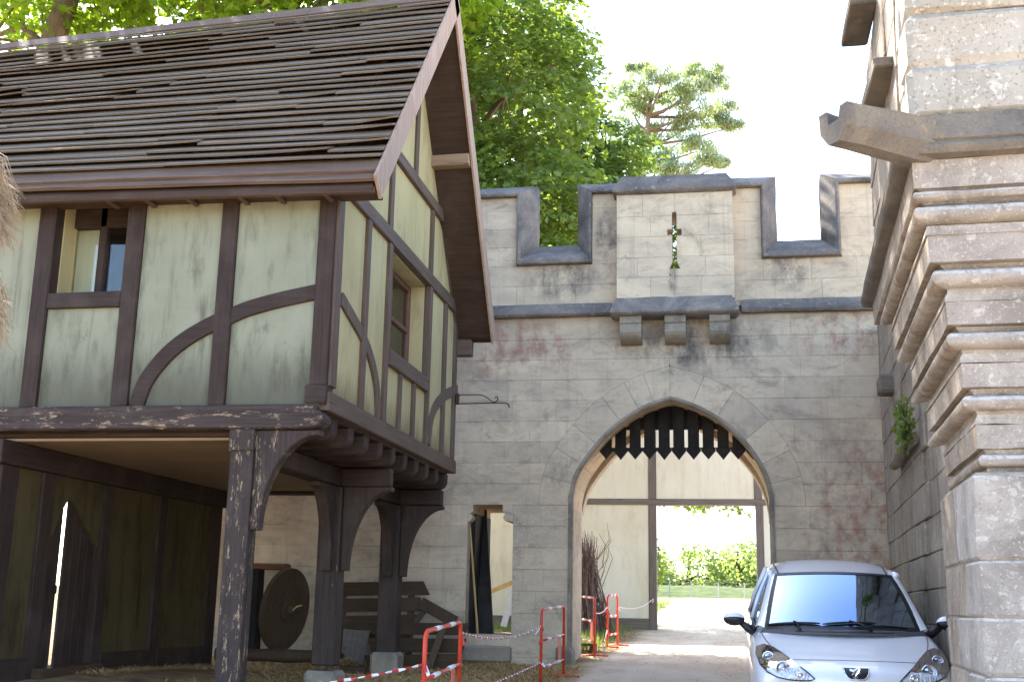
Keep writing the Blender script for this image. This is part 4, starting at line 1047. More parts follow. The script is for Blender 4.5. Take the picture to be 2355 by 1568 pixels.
    def tail(u, v):
        s = u*2-1; return (s*lerp(.53, .66, v), lerp(3.93, 4.14, v)-.05*s*s, lerp(1.42, .95, v)-.02*s*s)
    fin(grid(tail, 8, 5), 'rear_window', GL)
    # cowl, wipers, sticker
    def cowl(u, v):
        s = u*2-1; a = ws(s*1.02, -.012, 0); return (a[0]*lerp(1, 1.05, v), a[1]-.115*v*(1-.35*s*s), a[2]-.035*v+.002)
    fin(grid(cowl, 18, 4), 'cowl_panel', GRY)
    fin(MB().tube([(x*.8, 1.0+.2*(x*.8/.7)**2-.05, .990-.01*abs(x)) for x in (-.55, -.3, 0, .3, .55)], .004, 5), 'cowl_slot', BLK)
    def wiper(s0, s1, t0, t1, pv):
        n = 10; pts = [ws(lerp(s0, s1, k/n), lerp(t0, t1, k/n)+.018*math.sin(math.pi*k/n), .014) for k in range(n+1)]
        fin(MB().tube(pts, [.006]+[.011]*(n-1)+[.006], 6), 'wiper', BLK)
        fin(MB().tube([ws(pv, -.04, .02), ws(lerp(pv, lerp(s0, s1, .5), .5), .04, .035), ws(lerp(s0, s1, .5), (t0+t1)/2+.02, .03)], [.014, .012, .009], 6), 'wiper_arm', BLK)
    wiper(-.97, -.30, .03, .065, -.55); wiper(-.27, .42, .055, .085, .35); fin(MB().tube([ws(.15, .03, .01), ws(.5, .05, .012), ws(.82, .03, .01)], .008, 6), 'wiper_arm', BLK)
    fin(grid(lambda u, v: ws(-.93+.14*u, .06+.12*v, -.006), 2, 2), 'windscreen_sticker', mat_plain('blue_green_sticker', srgb(150, 205, 210), .6, .3, 0, .1))
    # interior
    fin(MB().box(-.74, .74, 1.35, 3.9, .35, .6, .05), 'cabin_floor', INT, None, False)
    def dash(u, v): s = u*2-1; return (s*.70, lerp(1.12+.2*s*s, 1.75, v), lerp(.985, .93, v)-.05*v*v)
    fin(grid(dash, 8, 4), 'dashboard', INT)
    for sx in (-.36, .36):
        fin(MB().box(sx-.24, sx+.24, 2.25, 2.42, .55, 1.12, .06), 'seat_back', SEAT, None, True, 40); fin(MB().box(sx-.12, sx+.12, 2.30, 2.38, 1.15, 1.33, .03), 'headrest', SEAT, None, True, 40)
    fin(MB().box(-.62, .62, 3.0, 3.2, .55, 1.1, .06), 'rear_seat', SEAT, None, True, 40)
    whl = [(-.36*-1+.18*math.cos(t), 1.78-.05*math.sin(t), .98+.17*math.sin(t)) for t in [k*math.pi/10 for k in range(21)]]; fin(MB().tube(whl, .014, 6), 'steering_wheel', INT)
    fin(MB().box(-.09, .09, 1.93, 1.96, 1.36, 1.42, .015), 'rear_view_mirror', INT, None, True, 40)
    # ---- bonnet lines
    def line(pts, name, r=.004, down=False, mat=BLK):
        P = [hit(*p, .0005, down) for p in smooth_path(pts, 5)]; P = [tuple(p) for p in P if p is not None]
        if len(P) > 2: MB().tube(P, r, 5).build(name, mat, T, True)
    line([(-.60, .795), (-.3, .805), (0, .808), (.3, .805), (.60, .795)], 'bonnet_gap', .0035)
    for sd in (-1, 1): line([(sd*.745, 1.17), (sd*.72, .95), (sd*.66, .65), (sd*.60, .42), (sd*.56, .30)], 'bonnet_gap', .004, True)
    # ---- head lamps
    for sd in (-1, 1):
        pol = [(.80, .845), (.74, .868), (.66, .855), (.57, .815), (.48, .765), (.40, .715), (.345, .672), (.38, .660), (.46, .655), (.56, .658), (.65, .672), (.73, .70), (.785, .745), (.808, .80)]
        pol = [(sd*a, b) for a, b in pol]
        H = patch(pol, 'headlamp', M['lamp_inner'], .004)
        patch(pol, 'lamp_lens', LENS, .022, H)
        rim = [hit(a, b, .012) for a, b in pol+pol[:1]]; rim = [tuple(p) for p in rim if p is not None]; MB().tube(rim, .006, 6).build('lamp_rim', BLK, H, True)
        for (a, b, r) in ((sd*.715, .80, .048), (sd*.60, .735, .062), (sd*.46, .693, .03)):
            c = hit(a, b, .004)
            if c is None: continue
            m = MB(); rr = []
            for k in range(6):
                q = k/5; rad = r*math.sin(lerp(.12, 1.5, q)); dep = -.035+.045*(q**1.6)
                rr.append([(c.x+rad*math.cos(t), c.y-dep-.004, c.z+rad*math.sin(t)) for t in [j*math.pi/8 for j in range(16)]])
            m.loft(rr, True, True); m.build('reflector', CHR, H, True)
            MB().tube([(c.x+r*math.cos(t), c.y-.014, c.z+r*math.sin(t)) for t in [j*math.pi/10 for j in range(21)]], .005, 6, False).build('reflector_ring', CHR, H, True)
    # ---- badge: black shield with a rearing lion
    sh = [(-.105, .772), (.105, .772), (.098, .735), (.078, .705), (.05, .690), (-.05, .690), (-.078, .705), (-.098, .735)]
    sh = [(a, b-.012) for a, b in sh]
    BD = patch(sh, 'badge', BLK, .006)
    rim = [hit(a, b, .009) for a, b in sh+sh[:1]]; MB().tube([tuple(p) for p in rim if p is not None], .0065, 6).build('badge_rim', CHR, BD, True)
    lion = [(-.052, .764), (-.030, .758), (-.012, .762), (.004, .771), (.024, .770), (.034, .760), (.026, .752), (.020, .744), (.030, .738), (.022, .728), (.006, .732), (-.004, .722), (.006, .712), (.000, .702), (-.012, .703), (-.016, .697), (-.042, .699), (-.036, .707), (-.024, .712), (-.020, .722), (-.034, .726), (-.046, .720), (-.052, .728), (-.036, .738), (-.026, .744), (-.046, .746), (-.058, .752)]
    lion = [(a, b-.012) for a, b in lion]
    pts = [hit(a, b, .012) for a, b in lion]; pts2 = [hit(a, b, .007) for a, b in lion]
    n = len(lion); MB().add([tuple(p) for p in pts]+[tuple(p) for p in pts2], [tuple(range(n))]+[(i, (i+1) % n, n+(i+1) % n, n+i) for i in range(n)]).build('lion_emblem', CHR, BD)
    # ---- grille below the badge, plate, bumper line
    patch([(-.42, .60), (.42, .60), (.38, .50), (.30, .44), (-.30, .44), (-.38, .50)], 'grille', BLK, .006)
    patch([(-.26, .42), (.26, .42), (.26, .31), (-.26, .31)], 'number_plate', mat_plain('white_plate', (.75, .75, .72, 1), .5, .3, 0, .05), .012)
    # ---- door mirrors
    for sd in (-1, 1):
        m = MB(); rr = []; cx, cy, cz = sd*1.0, 1.52, 1.045
        for k in range(9):
            t = k/8*math.pi; r = math.sin(t); xx = cx-.105*math.cos(t)
            rr.append([(xx, cy+.055*r*math.cos(a)*(1.0 if math.cos(a) < 0 else .7), cz+.066*r*math.sin(a)) for a in [j*math.pi/8 for j in range(16)]])
        m.loft(rr); 
        m.mi = [0]*len(m.f)
        MR = fin(m, 'door_mirror', BLK)
        m = MB(); rr = []
        for k in range(9):
            t = k/8*math.pi; r = math.sin(t); xx = cx-.107*math.cos(t)
            rr.append([(xx, cy+.057*r*math.cos(a)*(1.0 if math.cos(a) < 0 else .7), cz+.002+.067*r*math.sin(a)) for a in [math.pi*.12+j*math.pi*.76/8 for j in range(9)]])
        m.loft(rr, False, False); fin(m, 'mirror_cap', PT, MR)
        fin(MB().tube([(sd*.80, 1.50, .93), (sd*.87, 1.50, .965), (sd*.93, 1.515, 1.01)], [.05, .04, .03], 8), 'mirror_arm', BLK, MR)
        # door line and handle
        fin(MB().box(sd*.872-.012, sd*.872+.012, 2.25, 2.42, .84, .87, .008), 'door_handle', PT)
    # ---- wheels
    for sd in (-1, 1):
        for y in (.80, 3.40):
            prof = [(.19, -.09), (.29, -.10), (.315, -.08), (.32, 0), (.315, .08), (.29, .10), (.19, .09)]
            def lathe(pr, n=28):
                m = MB(); m.loft([[(sd*.735+b, y+a*math.cos(t), .31+a*math.sin(t)) for a, b in pr] for t in [2*math.pi*k/n for k in range(n+1)]], False, False); return m
            Wl = fin(lathe(prof), 'tyre', RUB)
            fin(lathe([(.02, sd*.06), (.08, sd*.07), (.17, sd*.05), (.2, sd*.085), (.2, -sd*.08)]), 'rim', ALU, Wl)
            a_ = patch
    return T
def lamp_inner():
    n = N('headlamp_inner'); v = n.new('ShaderNodeTexVoronoi'); v.inputs['Scale'].default_value = 38; n.link(n.coord((1.6, 1, .5)), v.inputs['Vector'])
    c = n.ramp(v.outputs['Distance'], [(.1, srgb(150, 152, 158)), (.5, srgb(235, 237, 240))]); n.bump(v.outputs['Distance'], .6, .02); return n.done(c, .35, .5, .15)
M['lamp_inner'] = lamp_inner()
car()
# ------------------------------------------------------------------ barriers and tape
M['red'] = mat_plain('orange_red_enamel', srgb(206, 62, 38), .42, .4, 0, .22, 14)
M['white'] = mat_plain('white_reflective_band', (.72, .72, .72, 1), .45, .4, 0, .1, 20)
M['pinkplate'] = mat_plain('faded_red_plate', srgb(214, 96, 78), .5, .3, 0, .2)
M['tapewhite'] = mat_plain('white_plastic_tape', (.75, .73, .72, 1), .4, .4, 0, .1, 30, 0)
M['tapered'] = mat_plain('red_plastic_tape', srgb(190, 44, 40), .4, .4, 0, .15, 30, 0)
BAR = {}
def barrier(key, a, b, label, h=.95, plate=True):
    (xa, ya), (xb, yb) = a, b; za, zb = gz(xa, ya), gz(xb, yb)
    T = thing('safety_barrier', ((xa+xb)/2, (ya+yb)/2, min(za, zb)), label, 'barrier', 'red safety barriers')
    A = Vector((xa, ya, za)); B = Vector((xb, yb, zb)); d = B-A; r = .019; up = Vector((0, 0, 1)); c = .09; L = d.length; dn = d/L
    pts = [A, A+up*(h-c)]+[A+up*(h-c)+dn*c*(1-math.cos(t))+up*c*math.sin(t) for t in (.5, 1.0)]+[A+up*h+dn*c, B+up*h-dn*c]+[B+up*(h-c)-dn*c*(1-math.sin(t))+up*c*math.cos(t) for t in (.5, 1.0)]+[B+up*(h-c), B]
    MB().tube(pts, r, 10).build('frame', M['red'], T, True)
    def rail(f):
        p, q = A+up*h*f+dn*r, B+up*h*f-dn*r; MB().tube([p, q], r*.85, 8).build('rail', M['red'], T, True); return p, q
    rails = [rail(.60), rail(.25), (A+up*h+dn*c, B+up*h-dn*c)]
    for p, q in rails:
        for t in ((.22, .38), (.66, .82)): MB().tube([p.lerp(q, t[0]), p.lerp(q, t[1])], r*1.08, 10).build('white_band', M['white'], T, True)
    for P in (A, B):
        side = Vector((-dn.y, dn.x, 0)); MB().tube([P-side*.22+up*.02, P+up*.03, P+side*.22+up*.02], r*.8, 8).build('foot', M['red'], T, True)
        MB().tube([P+up*h*.58+dn*(-.03), P+up*h*.58+dn*.0], r*1.5, 8).build('hook', M['red'], T, True)
    if plate:
        p = A.lerp(B, .80)+up*h*.25; q = A.lerp(B, .80)+up*h*.58; w = dn*.075; side = Vector((-dn.y, dn.x, 0))*.004
        vs = [p-w, p+w, q+w, q-w]; MB().add([v+side for v in vs]+[v-side for v in vs], [(0, 1, 2, 3), (7, 6, 5, 4), (0, 4, 5, 1), (1, 5, 6, 2), (2, 6, 7, 3), (3, 7, 4, 0)]).build('sign_plate', M['pinkplate'], T)
    BAR[key] = (A, B, h)
def at(px, py, y): x, z = PY(px, py, y); return (x, y)
barrier(1, at(978, 1470, 9.5), at(1059, 1450, 11.2), 'red barrier nearest the viewer, in front of the plank pile')
barrier(2, at(1245, 1450, 15.1), at(1297, 1440, 16.5), 'red barrier standing against the stone pier between doorway and gate')
barrier(3, at(1334, 1400, 20.9), at(1368, 1400, 19.9), 'red barrier partly hidden behind the left gate jamb', plate=True)
barrier(4, at(1397, 1400, 22.2), at(1420, 1400, 22.9), 'farthest red barrier, inside the gate in front of the plaster wall', plate=False)
def tape(a, b, sag, label, r=.009, band=.06):
    a, b = Vector(a), Vector(b); L = (b-a).length; n = max(6, int(L/band)); T = MB(); rings = []
    for k in range(n+1):
        t = k/n; p = a.lerp(b, t)-Vector((0, 0, sag*4*t*(1-t))); tw_ = t*L*14
        d = (b-a).normalized(); s = d.cross(Vector((0, 0, 1))).normalized(); u_ = s.cross(d)
        q = (s*math.cos(tw_)+u_*math.sin(tw_)); w = d.cross(q)
        rings.append([tuple(p+q*r*1.5), tuple(p+w*r*.7), tuple(p-q*r*1.5), tuple(p-w*r*.7)])
    for k in range(n): T.add(rings[k]+rings[k+1], [(0, 1, 5, 4), (1, 2, 6, 5), (2, 3, 7, 6), (3, 0, 4, 7)], k % 2)
    # loose knot ends
    for e in (b, a):
        for j in range(2):
            s = Vector((random.uniform(-.08, .08), random.uniform(-.05, .05), -random.uniform(.05, .14))); w = Vector((.012, .004, .008))
            T.add([tuple(e-w), tuple(e+w), tuple(e+s+w), tuple(e+s-w)], [(0, 1, 2, 3)], j)
    o = T.build('barrier_tape', [M['tapered'], M['tapewhite']]); return tag(o, label, 'tape', 'red and white barrier tapes')
def bp(k, e, f): A, B, h = BAR[k]; return tuple((A if e == 0 else B)+Vector((0, 0, h*f)))
x_, z_ = PY(640, 1582, 8.6)
tape((x_, 8.6, z_), bp(1, 0, .73), .02, 'red and white tape from the bottom edge up to the nearest barrier')
tape(bp(1, 1, .90), bp(2, 0, .80), .10, 'red and white tape crossing the small doorway between two barriers')
x_, z_ = PY(1040, 1600, 11.5)
tape(bp(2, 0, .33), (x_, 11.5, z_), .03, 'red and white tape running from the pier barrier down over the straw')
tape(bp(3, 1, .75), bp(4, 0, .78), .05, 'short red and white tape between the two barriers inside the gate')
gx, gzz = PY(1502, 1376, 28.4)
tape(bp(4, 1, .78), (gx, 28.42, gzz), .12, 'red and white tape from the farthest barrier to the plaster house post')
tape(bp(4, 0, .35), (at(1385, 1460, 21)[0], 21, gz(-2.2, 21)+.1), .02, 'slack end of red and white tape falling from the farthest barrier')
# ------------------------------------------------------------------ timber odds and ends under the house
def disc_wheel():
    y = 16.9; cx, cz = PY(655, 1400, y); T = thing('wooden_disc', (cx, y, gz(cx, y)), 'large round disc of joined planks with a central boss, leaning by the stone wall', 'wooden disc')
    R = .60; ang = math.radians(78); tilt = math.radians(7); Rm = Matrix.Translation((cx, y, cz)) @ Matrix.Rotation(ang, 4, 'Z') @ Matrix.Rotation(tilt, 4, 'X') @ Matrix.Rotation(math.radians(-38), 4, 'Y')
    # planks are bands of the disc (disc in local xz plane, facing -y)
    cuts = [-R, -.30, .24, R]
    for a, b in zip(cuts[:-1], cuts[1:]):
        n = 14; top = []; lo, hi = a+.004, b-.004
        zz = [lerp(lo, hi, k/n) for k in range(n+1)]
        poly = [(math.sqrt(max(0, R*R-z*z)), z) for z in zz]+[(-math.sqrt(max(0, R*R-z*z)), z) for z in zz[::-1]]
        if a == -R: poly = [p for i, p in enumerate(poly)]
        m = MB().prism(poly, -.035-random.uniform(0, .012), .035, 'y', .006); m.v = [tuple(Rm @ Vector(v)) for v in m.v]; m.build('plank', M['oldplank_z'], T)
    m = MB(); m.loft([[(r*math.cos(t), y_, r*math.sin(t)) for t in [k*math.pi/9 for k in range(18)]] for r, y_ in ((.17, -.04), (.17, -.075), (.15, -.085), (.07, -.085), (.065, -.14), (.05, -.15))]); m.v = [tuple(Rm @ Vector(v)) for v in m.v]; m.build('boss', M['oldplank_z'], T, True, auto=40)
    m = MB().tube([(-.02, -.15, .02), (.05, -.2, .05), (.11, -.24, .03)], [.014, .012, .008], 6); m.v = [tuple(Rm @ Vector(v)) for v in m.v]; m.build('peg', M['yellowwood'], T, True)
disc_wheel()
def beam_behind():
    y = 17.6; x0, z0 = PY(592, 1309, y); x1, z1 = PY(664, 1300, y)
    T = MB().box(x0-.1, x1, y-.15, y+.1, z0-.0, z1+.03, .015, .008).build('reddish_beam', mat_timber('reddish_beam_wood', srgb(96, 62, 44), srgb(134, 92, 66), 'x')); tag(T, 'short reddish beam above the leaning wooden disc', 'beam')
    T = MB().box(x0-.1, x0+.1, y-.14, y+.09, .6, z0-.002, .015, .008).build('dark_upright', M['blackwood']); tag(T, 'dark upright post behind the leaning wooden disc', 'post')
beam_behind()
def log():
    y = 15.6; x0, z = PY(497, 1502, y); x1, _ = PY(735, 1502, y); n = 8; g = [((lerp(x0, x1+.2, k/n)), y+.02*math.sin(k*1.3), z+.006*math.sin(k*2.1)) for k in range(n+1)]
    o = MB().tube(g, [.085+.006*math.sin(k*1.7) for k in range(n+1)], 12).build('log', M['oldplank'], None, True, auto=50); tag(o, 'long peeled log lying on the ground behind the nearest pillar', 'log')
log()
def board(T, p, q, w, th, mat, nm='plank', nrm=(0, -1, 0), sk=0):
    p, q = Vector(p), Vector(q); d = (q-p).normalized(); n = Vector(nrm); s = d.cross(n).normalized(); n = s.cross(d).normalized()
    vs = []; r = lambda: random.uniform(-.006, .006)
    for (e, sh) in ((p, -sk), (q, sk)):
        for a, b in ((-1, -1), (1, -1), (1, 1), (-1, 1)): vs.append(tuple(e+d*(sh*a)+s*(a*w/2+r())+n*(b*th/2)))
    return MB().add(vs, [(0, 1, 2, 3), (7, 6, 5, 4), (0, 4, 5, 1), (1, 5, 6, 2), (2, 6, 7, 3), (3, 7, 4, 0)]).build(nm, mat, T)
def on(px, py, y): x, z = PY(px, py, y); return (x, y, z)
def racks():
    y = 17.75; T = thing('slatted_rack', (-6.0, y, .65), 'slatted rack of old boards between the two rear pillars', 'rack')
    for (a, b, py, w, sk) in ((760, 981, 1353, .20, .05), (760, 968, 1390, .20, .0), (760, 958, 1430, .21, -.03), (800, 940, 1462, .12, 0)):
        board(T, on(a, py+1, y), on(b, py-1, y), w, .03, M['oldplank'], sk=sk)
    board(T, on(790, 1340, y+.06), on(780, 1530, y+.06), .1, .05, M['oldplank_z'], 'upright', (0, -1, 0)); board(T, on(948, 1345, y+.06), on(938, 1530, y+.06), .1, .05, M['oldplank_z'], 'upright', (0, -1, 0))
    y = 17.3; T = thing('plank_pile', (-4.6, y, .6), 'low pile of long dark planks at the foot of the stone doorway', 'plank pile')
    for (a, b, p1, p2, w) in ((852, 1075, 1443, 1446, .17), (850, 1068, 1482, 1484, .20), (842, 1052, 1522, 1520, .21)):
        board(T, on(a, p1, y), on(b, p2, y), w, .035, M['oldplank'], sk=-.03); y -= .12
    for a, b, w in (((968, 1385, 17.6), (1048, 1430, 17.5), .17), ((985, 1388, 17.65), (955, 1432, 17.6), .09), ((1020, 1440, 17.0), (985, 1540, 16.9), .10)):
        board(T, on(*a), on(*b), w, .03, M['oldplank_z'], 'loose_board')
    T = MB(); p = [on(790, 1445, 17.4), on(850, 1450, 17.4), on(835, 1530, 17.1), on(786, 1500, 17.2)]
    q = [(a, b+.03, c) for a, b, c in p]; o = T.add(p+q, [(0, 1, 2, 3), (7, 6, 5, 4), (0, 4, 5, 1), (1, 5, 6, 2), (2, 6, 7, 3), (3, 7, 4, 0)]).build('leaning_panel', M['greypost']); tag(o, 'pale grey board leaning against the slatted rack', 'board')
    y = 16.2; o = MB().box(on(785, 1525, y)[0], on(845, 1525, y)[0], y-.1, y+.1, gz(-5, y)+.02, gz(-5, y)+.12, .012, .01).build('timber_offcut', M['oldplank']); tag(o, 'short square timber offcut on the straw by the middle pillar', 'timber')
racks()
# ------------------------------------------------------------------ things in the small doorway
def doorway_things():
    z = CW['DZB']
    T = MB(); y0, y1 = 18.45, 18.9
    pts = [on(1088, 1180, y1), on(1118, 1168, y1), on(1136, 1490, y0), on(1103, 1490, y0)]; q = [(a-.0, b+.06, c) for a, b, c in pts]
    o = T.add(pts+q, [(0, 1, 2, 3), (7, 6, 5, 4), (0, 4, 5, 1), (1, 5, 6, 2), (2, 6, 7, 3), (3, 7, 4, 0)]).build('black_board', M['blackwood']); tag(o, 'tall black board leaning inside the small stone doorway', 'board')
    o = MB().box(CW['DXL']-.01, CW['DXL']+.07, 18.25, 19.5, z, 3.0, .006).build('reveal_shade_panel', M['blackwood']); tag(o, 'black door leaf folded back against the left side of the doorway', 'door')  # black panel added in place of shade on the left reveal
    o = MB().tube([on(1080, 1205, 18.2), on(1091, 1350, 18.18), on(1100, 1483, 18.15)], [.017, .017, .017], 4).build('pine_batten', M['yellowwood']); tag(o, 'thin yellow batten leaning in the left side of the small doorway', 'batten')
    o = board(None, on(1120, 1363, 26.5), on(1185, 1336, 26.5), .09, .03, M['yellowwood'], 'yellow_plank'); tag(o, 'yellowish plank propped slanting on the wall beyond the doorway', 'plank')
    o = board(None, on(1158, 1440, 25.6), on(1184, 1345, 26.1), .13, .03, M['palewood'], 'pale_plank', sk=.0); tag(o, 'pale grey plank standing steeply beyond the small doorway', 'plank')
    o = MB().box(on(1120, 1440, 25.8)[0], on(1160, 1440, 25.8)[0], 25.4, 25.9, gz(-5, 25.8), gz(-5, 25.8)+.06, .01).build('floor_plank', M['yellowwood']); tag(o, 'yellow plank lying on the grass beyond the small doorway', 'plank')
    MBx = MB(); rr = []
    for k in range(9):
        t = k/8; x = lerp(CW['DXL']+.25, CW['DXR']-.02, t); rr.append([(x, 18.3+.25*math.cos(a), z+.02+(.07+.05*noise.noise(Vector((t*5, a, 1))))*max(0, math.sin(a))) for a in [j*math.pi/6 for j in range(7)]]+[(x, 18.3, z-.02)])
    o = MBx.loft(rr).build('black_sheet', mat_plain('black_plastic_sheet', (.012, .013, .016, 1), .3, .5, 0, .3, 12, .5), None, True); tag(o, 'crumpled black sheeting on the sill of the small doorway', 'plastic sheet')
doorway_things()
def brush():
    random.seed(11); y = 25.5; x0, z0 = PY(1350, 1465, y); T = MB(); z0 = gz(x0, y)
    for i in range(170):
        bx = x0+random.gauss(.15, .22); by = y+random.gauss(0, .2); tx = x0-.15+random.gauss(0, .12); ty = y+.7+random.gauss(0, .15); h = random.uniform(1.3, 2.25)
        p0 = Vector((bx, by, z0)); p2 = Vector((tx, ty, z0+h)); pm = p0.lerp(p2, .5)+Vector((random.gauss(0, .05), random.gauss(0, .05), 0))
        T.tube([p0, pm, p2], [.011, .009, .004], 4, False)
    for i in range(14):
        p0 = Vector((x0+random.uniform(-.1, .3), y+.3, z0+random.uniform(1.0, 1.7))); p1 = p0+Vector((random.uniform(.05, .4), random.uniform(-.2, .1), random.uniform(.3, .6))); p2 = p1+Vector((random.uniform(-.15, .1), 0, random.uniform(.15, .4)))
        T.tube([p0, p1, p2], [.008, .006, .003], 4, False)
    o = T.build('brushwood_bundle', mat_timber('brushwood_bark', srgb(82, 62, 52), srgb(128, 102, 88), 'z')); tag(o, 'tall bundle of thin brushwood sticks leaning on the plaster wall', 'brushwood')
    y = 21.0; x1, _ = PY(1355, 1480, y); o = MB(); 
    P = thing('small_pallet', (x1, y, gz(x1, y)), 'small wooden pallet on the ground just inside the left gate jamb', 'pallet')
    for k in range(3): MB().box(x1-.35, x1+.12, y-.2+k*.15, y-.08+k*.15, gz(x1, y)+.12, gz(x1, y)+.15, .005).build('deck_board', M['oldplank'], P)
    for k in range(2): MB().box(x1-.35+k*.38, x1-.27+k*.38, y-.2, y+.22, gz(x1, y), gz(x1, y)+.118, .005).build('bearer', M['oldplank'], P)
brush()
# ------------------------------------------------------------------ wrought iron bracket on the rear corner of the gable
def iron_bracket():
    y = HB-.05; I = mat_plain('rusty_iron', srgb(82, 56, 44), .6, .4, .5, .4, 30); T = thing('iron_bracket', (XG+.04, y, 4.3), 'thin rusty wrought iron sign bracket at the far gable corner', 'bracket')
    def p(px, py): x, z = PY(px, py, y); return (x, y, z)
    MB().box(p(1049, 900)[0], p(1056, 900)[0], y-.03, y+.03, p(1050, 930)[2], p(1050, 905)[2], .004).build('back_plate', I, T)
    MB().tube([p(1052, 928), p(1110, 927), p(1160, 926), p(1168, 928), p(1172, 937)], .009, 6).build('lower_bar', I, T, True)
    MB().tube(smooth_path([p(1054, 926), p(1057, 909), p(1080, 908), p(1105, 908), p(1120, 914), p(1133, 924), p(1143, 922), p(1145, 915), p(1141, 912), p(1138, 915)], 4), .008, 6).build('scroll_bar', I, T, True)
iron_bracket()
# ------------------------------------------------------------------ thatch hanging in at the left edge
def thatch():
    random.seed(5); T = MB(); y = 7.6
    for (xr, yt, yb, n) in ((54, 405, 580, 460), (30, 670, 795, 320)):
        for i in range(n):
            x0p = random.uniform(-260, -20)*.9; t = random.random()
            a = on(x0p-random.uniform(0, 60), yt-60+random.uniform(-30, 60), y+random.uniform(-.25, .25))
            e = random.random()**.6
            b = on(lerp(-60, xr, e)+random.uniform(-22, 10), lerp(yt+20, yb, random.random()**.8)*lerp(.96, 1.03, random.random()), y+random.uniform(-.3, .3))
            A_, B_ = Vector(a), Vector(b); m = A_.lerp(B_, .55)+Vector((.03, 0, .12*random.random()+.05))
            T.tube([A_, m, B_], [.004, .004, .0015], 3, False)
    o = T.build('thatched_eave', mat_timber('thatch_straw', srgb(128, 102, 72), srgb(196, 168, 128), 'z')); tag(o, 'ragged straw thatch hanging in at the left edge', 'thatch')
thatch()
def scrap():
    y = 14.9; x, z = PY(1205, 1556, y); z = gz(x, y)
    m = MB().box(-.17, .17, -.09, .09, 0, .07, .012, .012); a = .35
    m.v = [(x+p[0]*math.cos(a)-p[1]*math.sin(a), y+p[0]*math.sin(a)+p[1]*math.cos(a), z+p[2]) for p in m.v]
    o = m.build('timber_scrap', mat_timber('orange_scrap_wood', srgb(142, 92, 58), srgb(186, 134, 92), 'x')); tag(o, 'orange brown wood scrap on the straw before the pier barrier', 'wood scrap')
scrap()
# ------------------------------------------------------------------ trees
M['leaf_maple'] = mat_leaf('maple_leaf', (.065, .115, .03, 1), (.10, .16, .04, 1), (.15, .205, .055, 1), .45)
M['leaf_dark'] = mat_leaf('dark_leaf', (.04, .088, .03, 1), (.064, .125, .038, 1), (.095, .16, .05, 1), .4)
M['leaf_yellow'] = mat_leaf('bright_leaf', (.09, .18, .014, 1), (.16, .27, .018, 1), (.26, .36, .03, 1), .6)
M['needle'] = mat_leaf('pine_needle', (.2, .25, .16, 1), (.27, .32, .2, 1), (.35, .38, .26, 1), .45)
M['leaf_far'] = mat_leaf('far_leaf', (.2, .26, .1, 1), (.3, .36, .13, 1), (.42, .45, .2, 1), .55)
M['bark'] = mat_timber('tree_bark', srgb(104, 84, 68), srgb(150, 128, 108), 'z', 0, scale=.5)
M['bark_dark'] = mat_timber('dark_bark', srgb(52, 42, 34), srgb(84, 70, 58), 'z', 0, scale=.5)
def rdir():
    while True:
        v = Vector((random.uniform(-1, 1), random.uniform(-1, 1), random.uniform(-1, 1)))
        if .05 < v.length < 1: return v.normalized()
LEAF = [(0, -.5), (.42, -.12), (.5, .12), (.2, .2), (0, .5), (-.2, .2), (-.5, .12), (-.42, -.12)]
KITE = [(0, -.5), (.38, 0), (0, .5), (-.38, 0)]
def leaf(mb, p, nrm, size, shape):
    a = nrm.orthogonal().normalized(); b = nrm.cross(a); t = random.uniform(0, 6.283); c, s = math.cos(t), math.sin(t)
    a, b = a*c+b*s, b*c-a*s; n = len(mb.v)
    for u, v in shape: q = p+a*(u*size)+b*(v*size)-nrm*(abs(u)*size*.25); mb.v.append((q.x, q.y, q.z))
    mb.f.append(tuple(range(n, n+len(shape)))); mb.mi.append(0)
def tree(name, label, base, trunk, r0, lobes, leafsize, lmat, bmat, nleaf=14, spray=.5, shape=KITE, group=None, seed=1, droop=.5):
    random.seed(seed); T = thing(name, base, label, 'tree', group)
    tr = MB(); n = len(trunk); tr.tube(smooth_path(trunk, 3), [lerp(r0, r0*.4, k/((n-1)*3)) for k in range((n-1)*3+1)], 12)
    tips = [Vector(p) for p in smooth_path(trunk, 3)][max(1, n):]
    cr = MB()
    for (cx, cy, cz, rx, ry, rz, cnt) in lobes:
        C = Vector((cx, cy, cz)); st = min(tips, key=lambda q: (q-C).length)
        mid = st.lerp(C, .5)+Vector((random.gauss(0, .2), random.gauss(0, .2), .3))
        tr.tube([st, mid, C], [r0*.35, r0*.22, r0*.10], 7)
        ends = []
        for k in range(7):
            d = rdir(); e = C+Vector((d.x*rx*.85, d.y*ry*.85, d.z*rz*.85)); tr.tube([C, C.lerp(e, .5)+Vector((0, 0, .1)), e], [r0*.10, r0*.06, r0*.03], 5, False)
        for k in range(cnt):
            d = rdir(); f = random.uniform(.35, 1)**.55
            P = C+Vector((d.x*rx*f, d.y*ry*f, d.z*rz*f)); out = Vector((d.x/rx, d.y/ry, d.z/rz)).normalized()
            fan = (out+Vector((0, 0, -.25))); fan.normalize(); s1 = fan.orthogonal().normalized(); s2 = fan.cross(s1)
            hor = Vector((out.x, out.y, 0)); hor = hor.normalized() if hor.length > .1 else Vector((1, 0, 0)); sd = hor.cross(Vector((0, 0, 1)))
            for j in range(nleaf):
                a = random.gauss(0, .42)*spray; b = random.random()*spray; q = P+hor*b*.9+sd*a-Vector((0, 0, droop*b*b/spray+random.uniform(-.1, .12)*spray))
                nn = (Vector((0, 0, .75))+out*.45+rdir()*.55).normalized(); leaf(cr, q, nn, leafsize*random.uniform(.7, 1.25), shape)
    tr.build('trunk', bmat, T, True, auto=60); cr.build('crown', lmat, T)
    return T
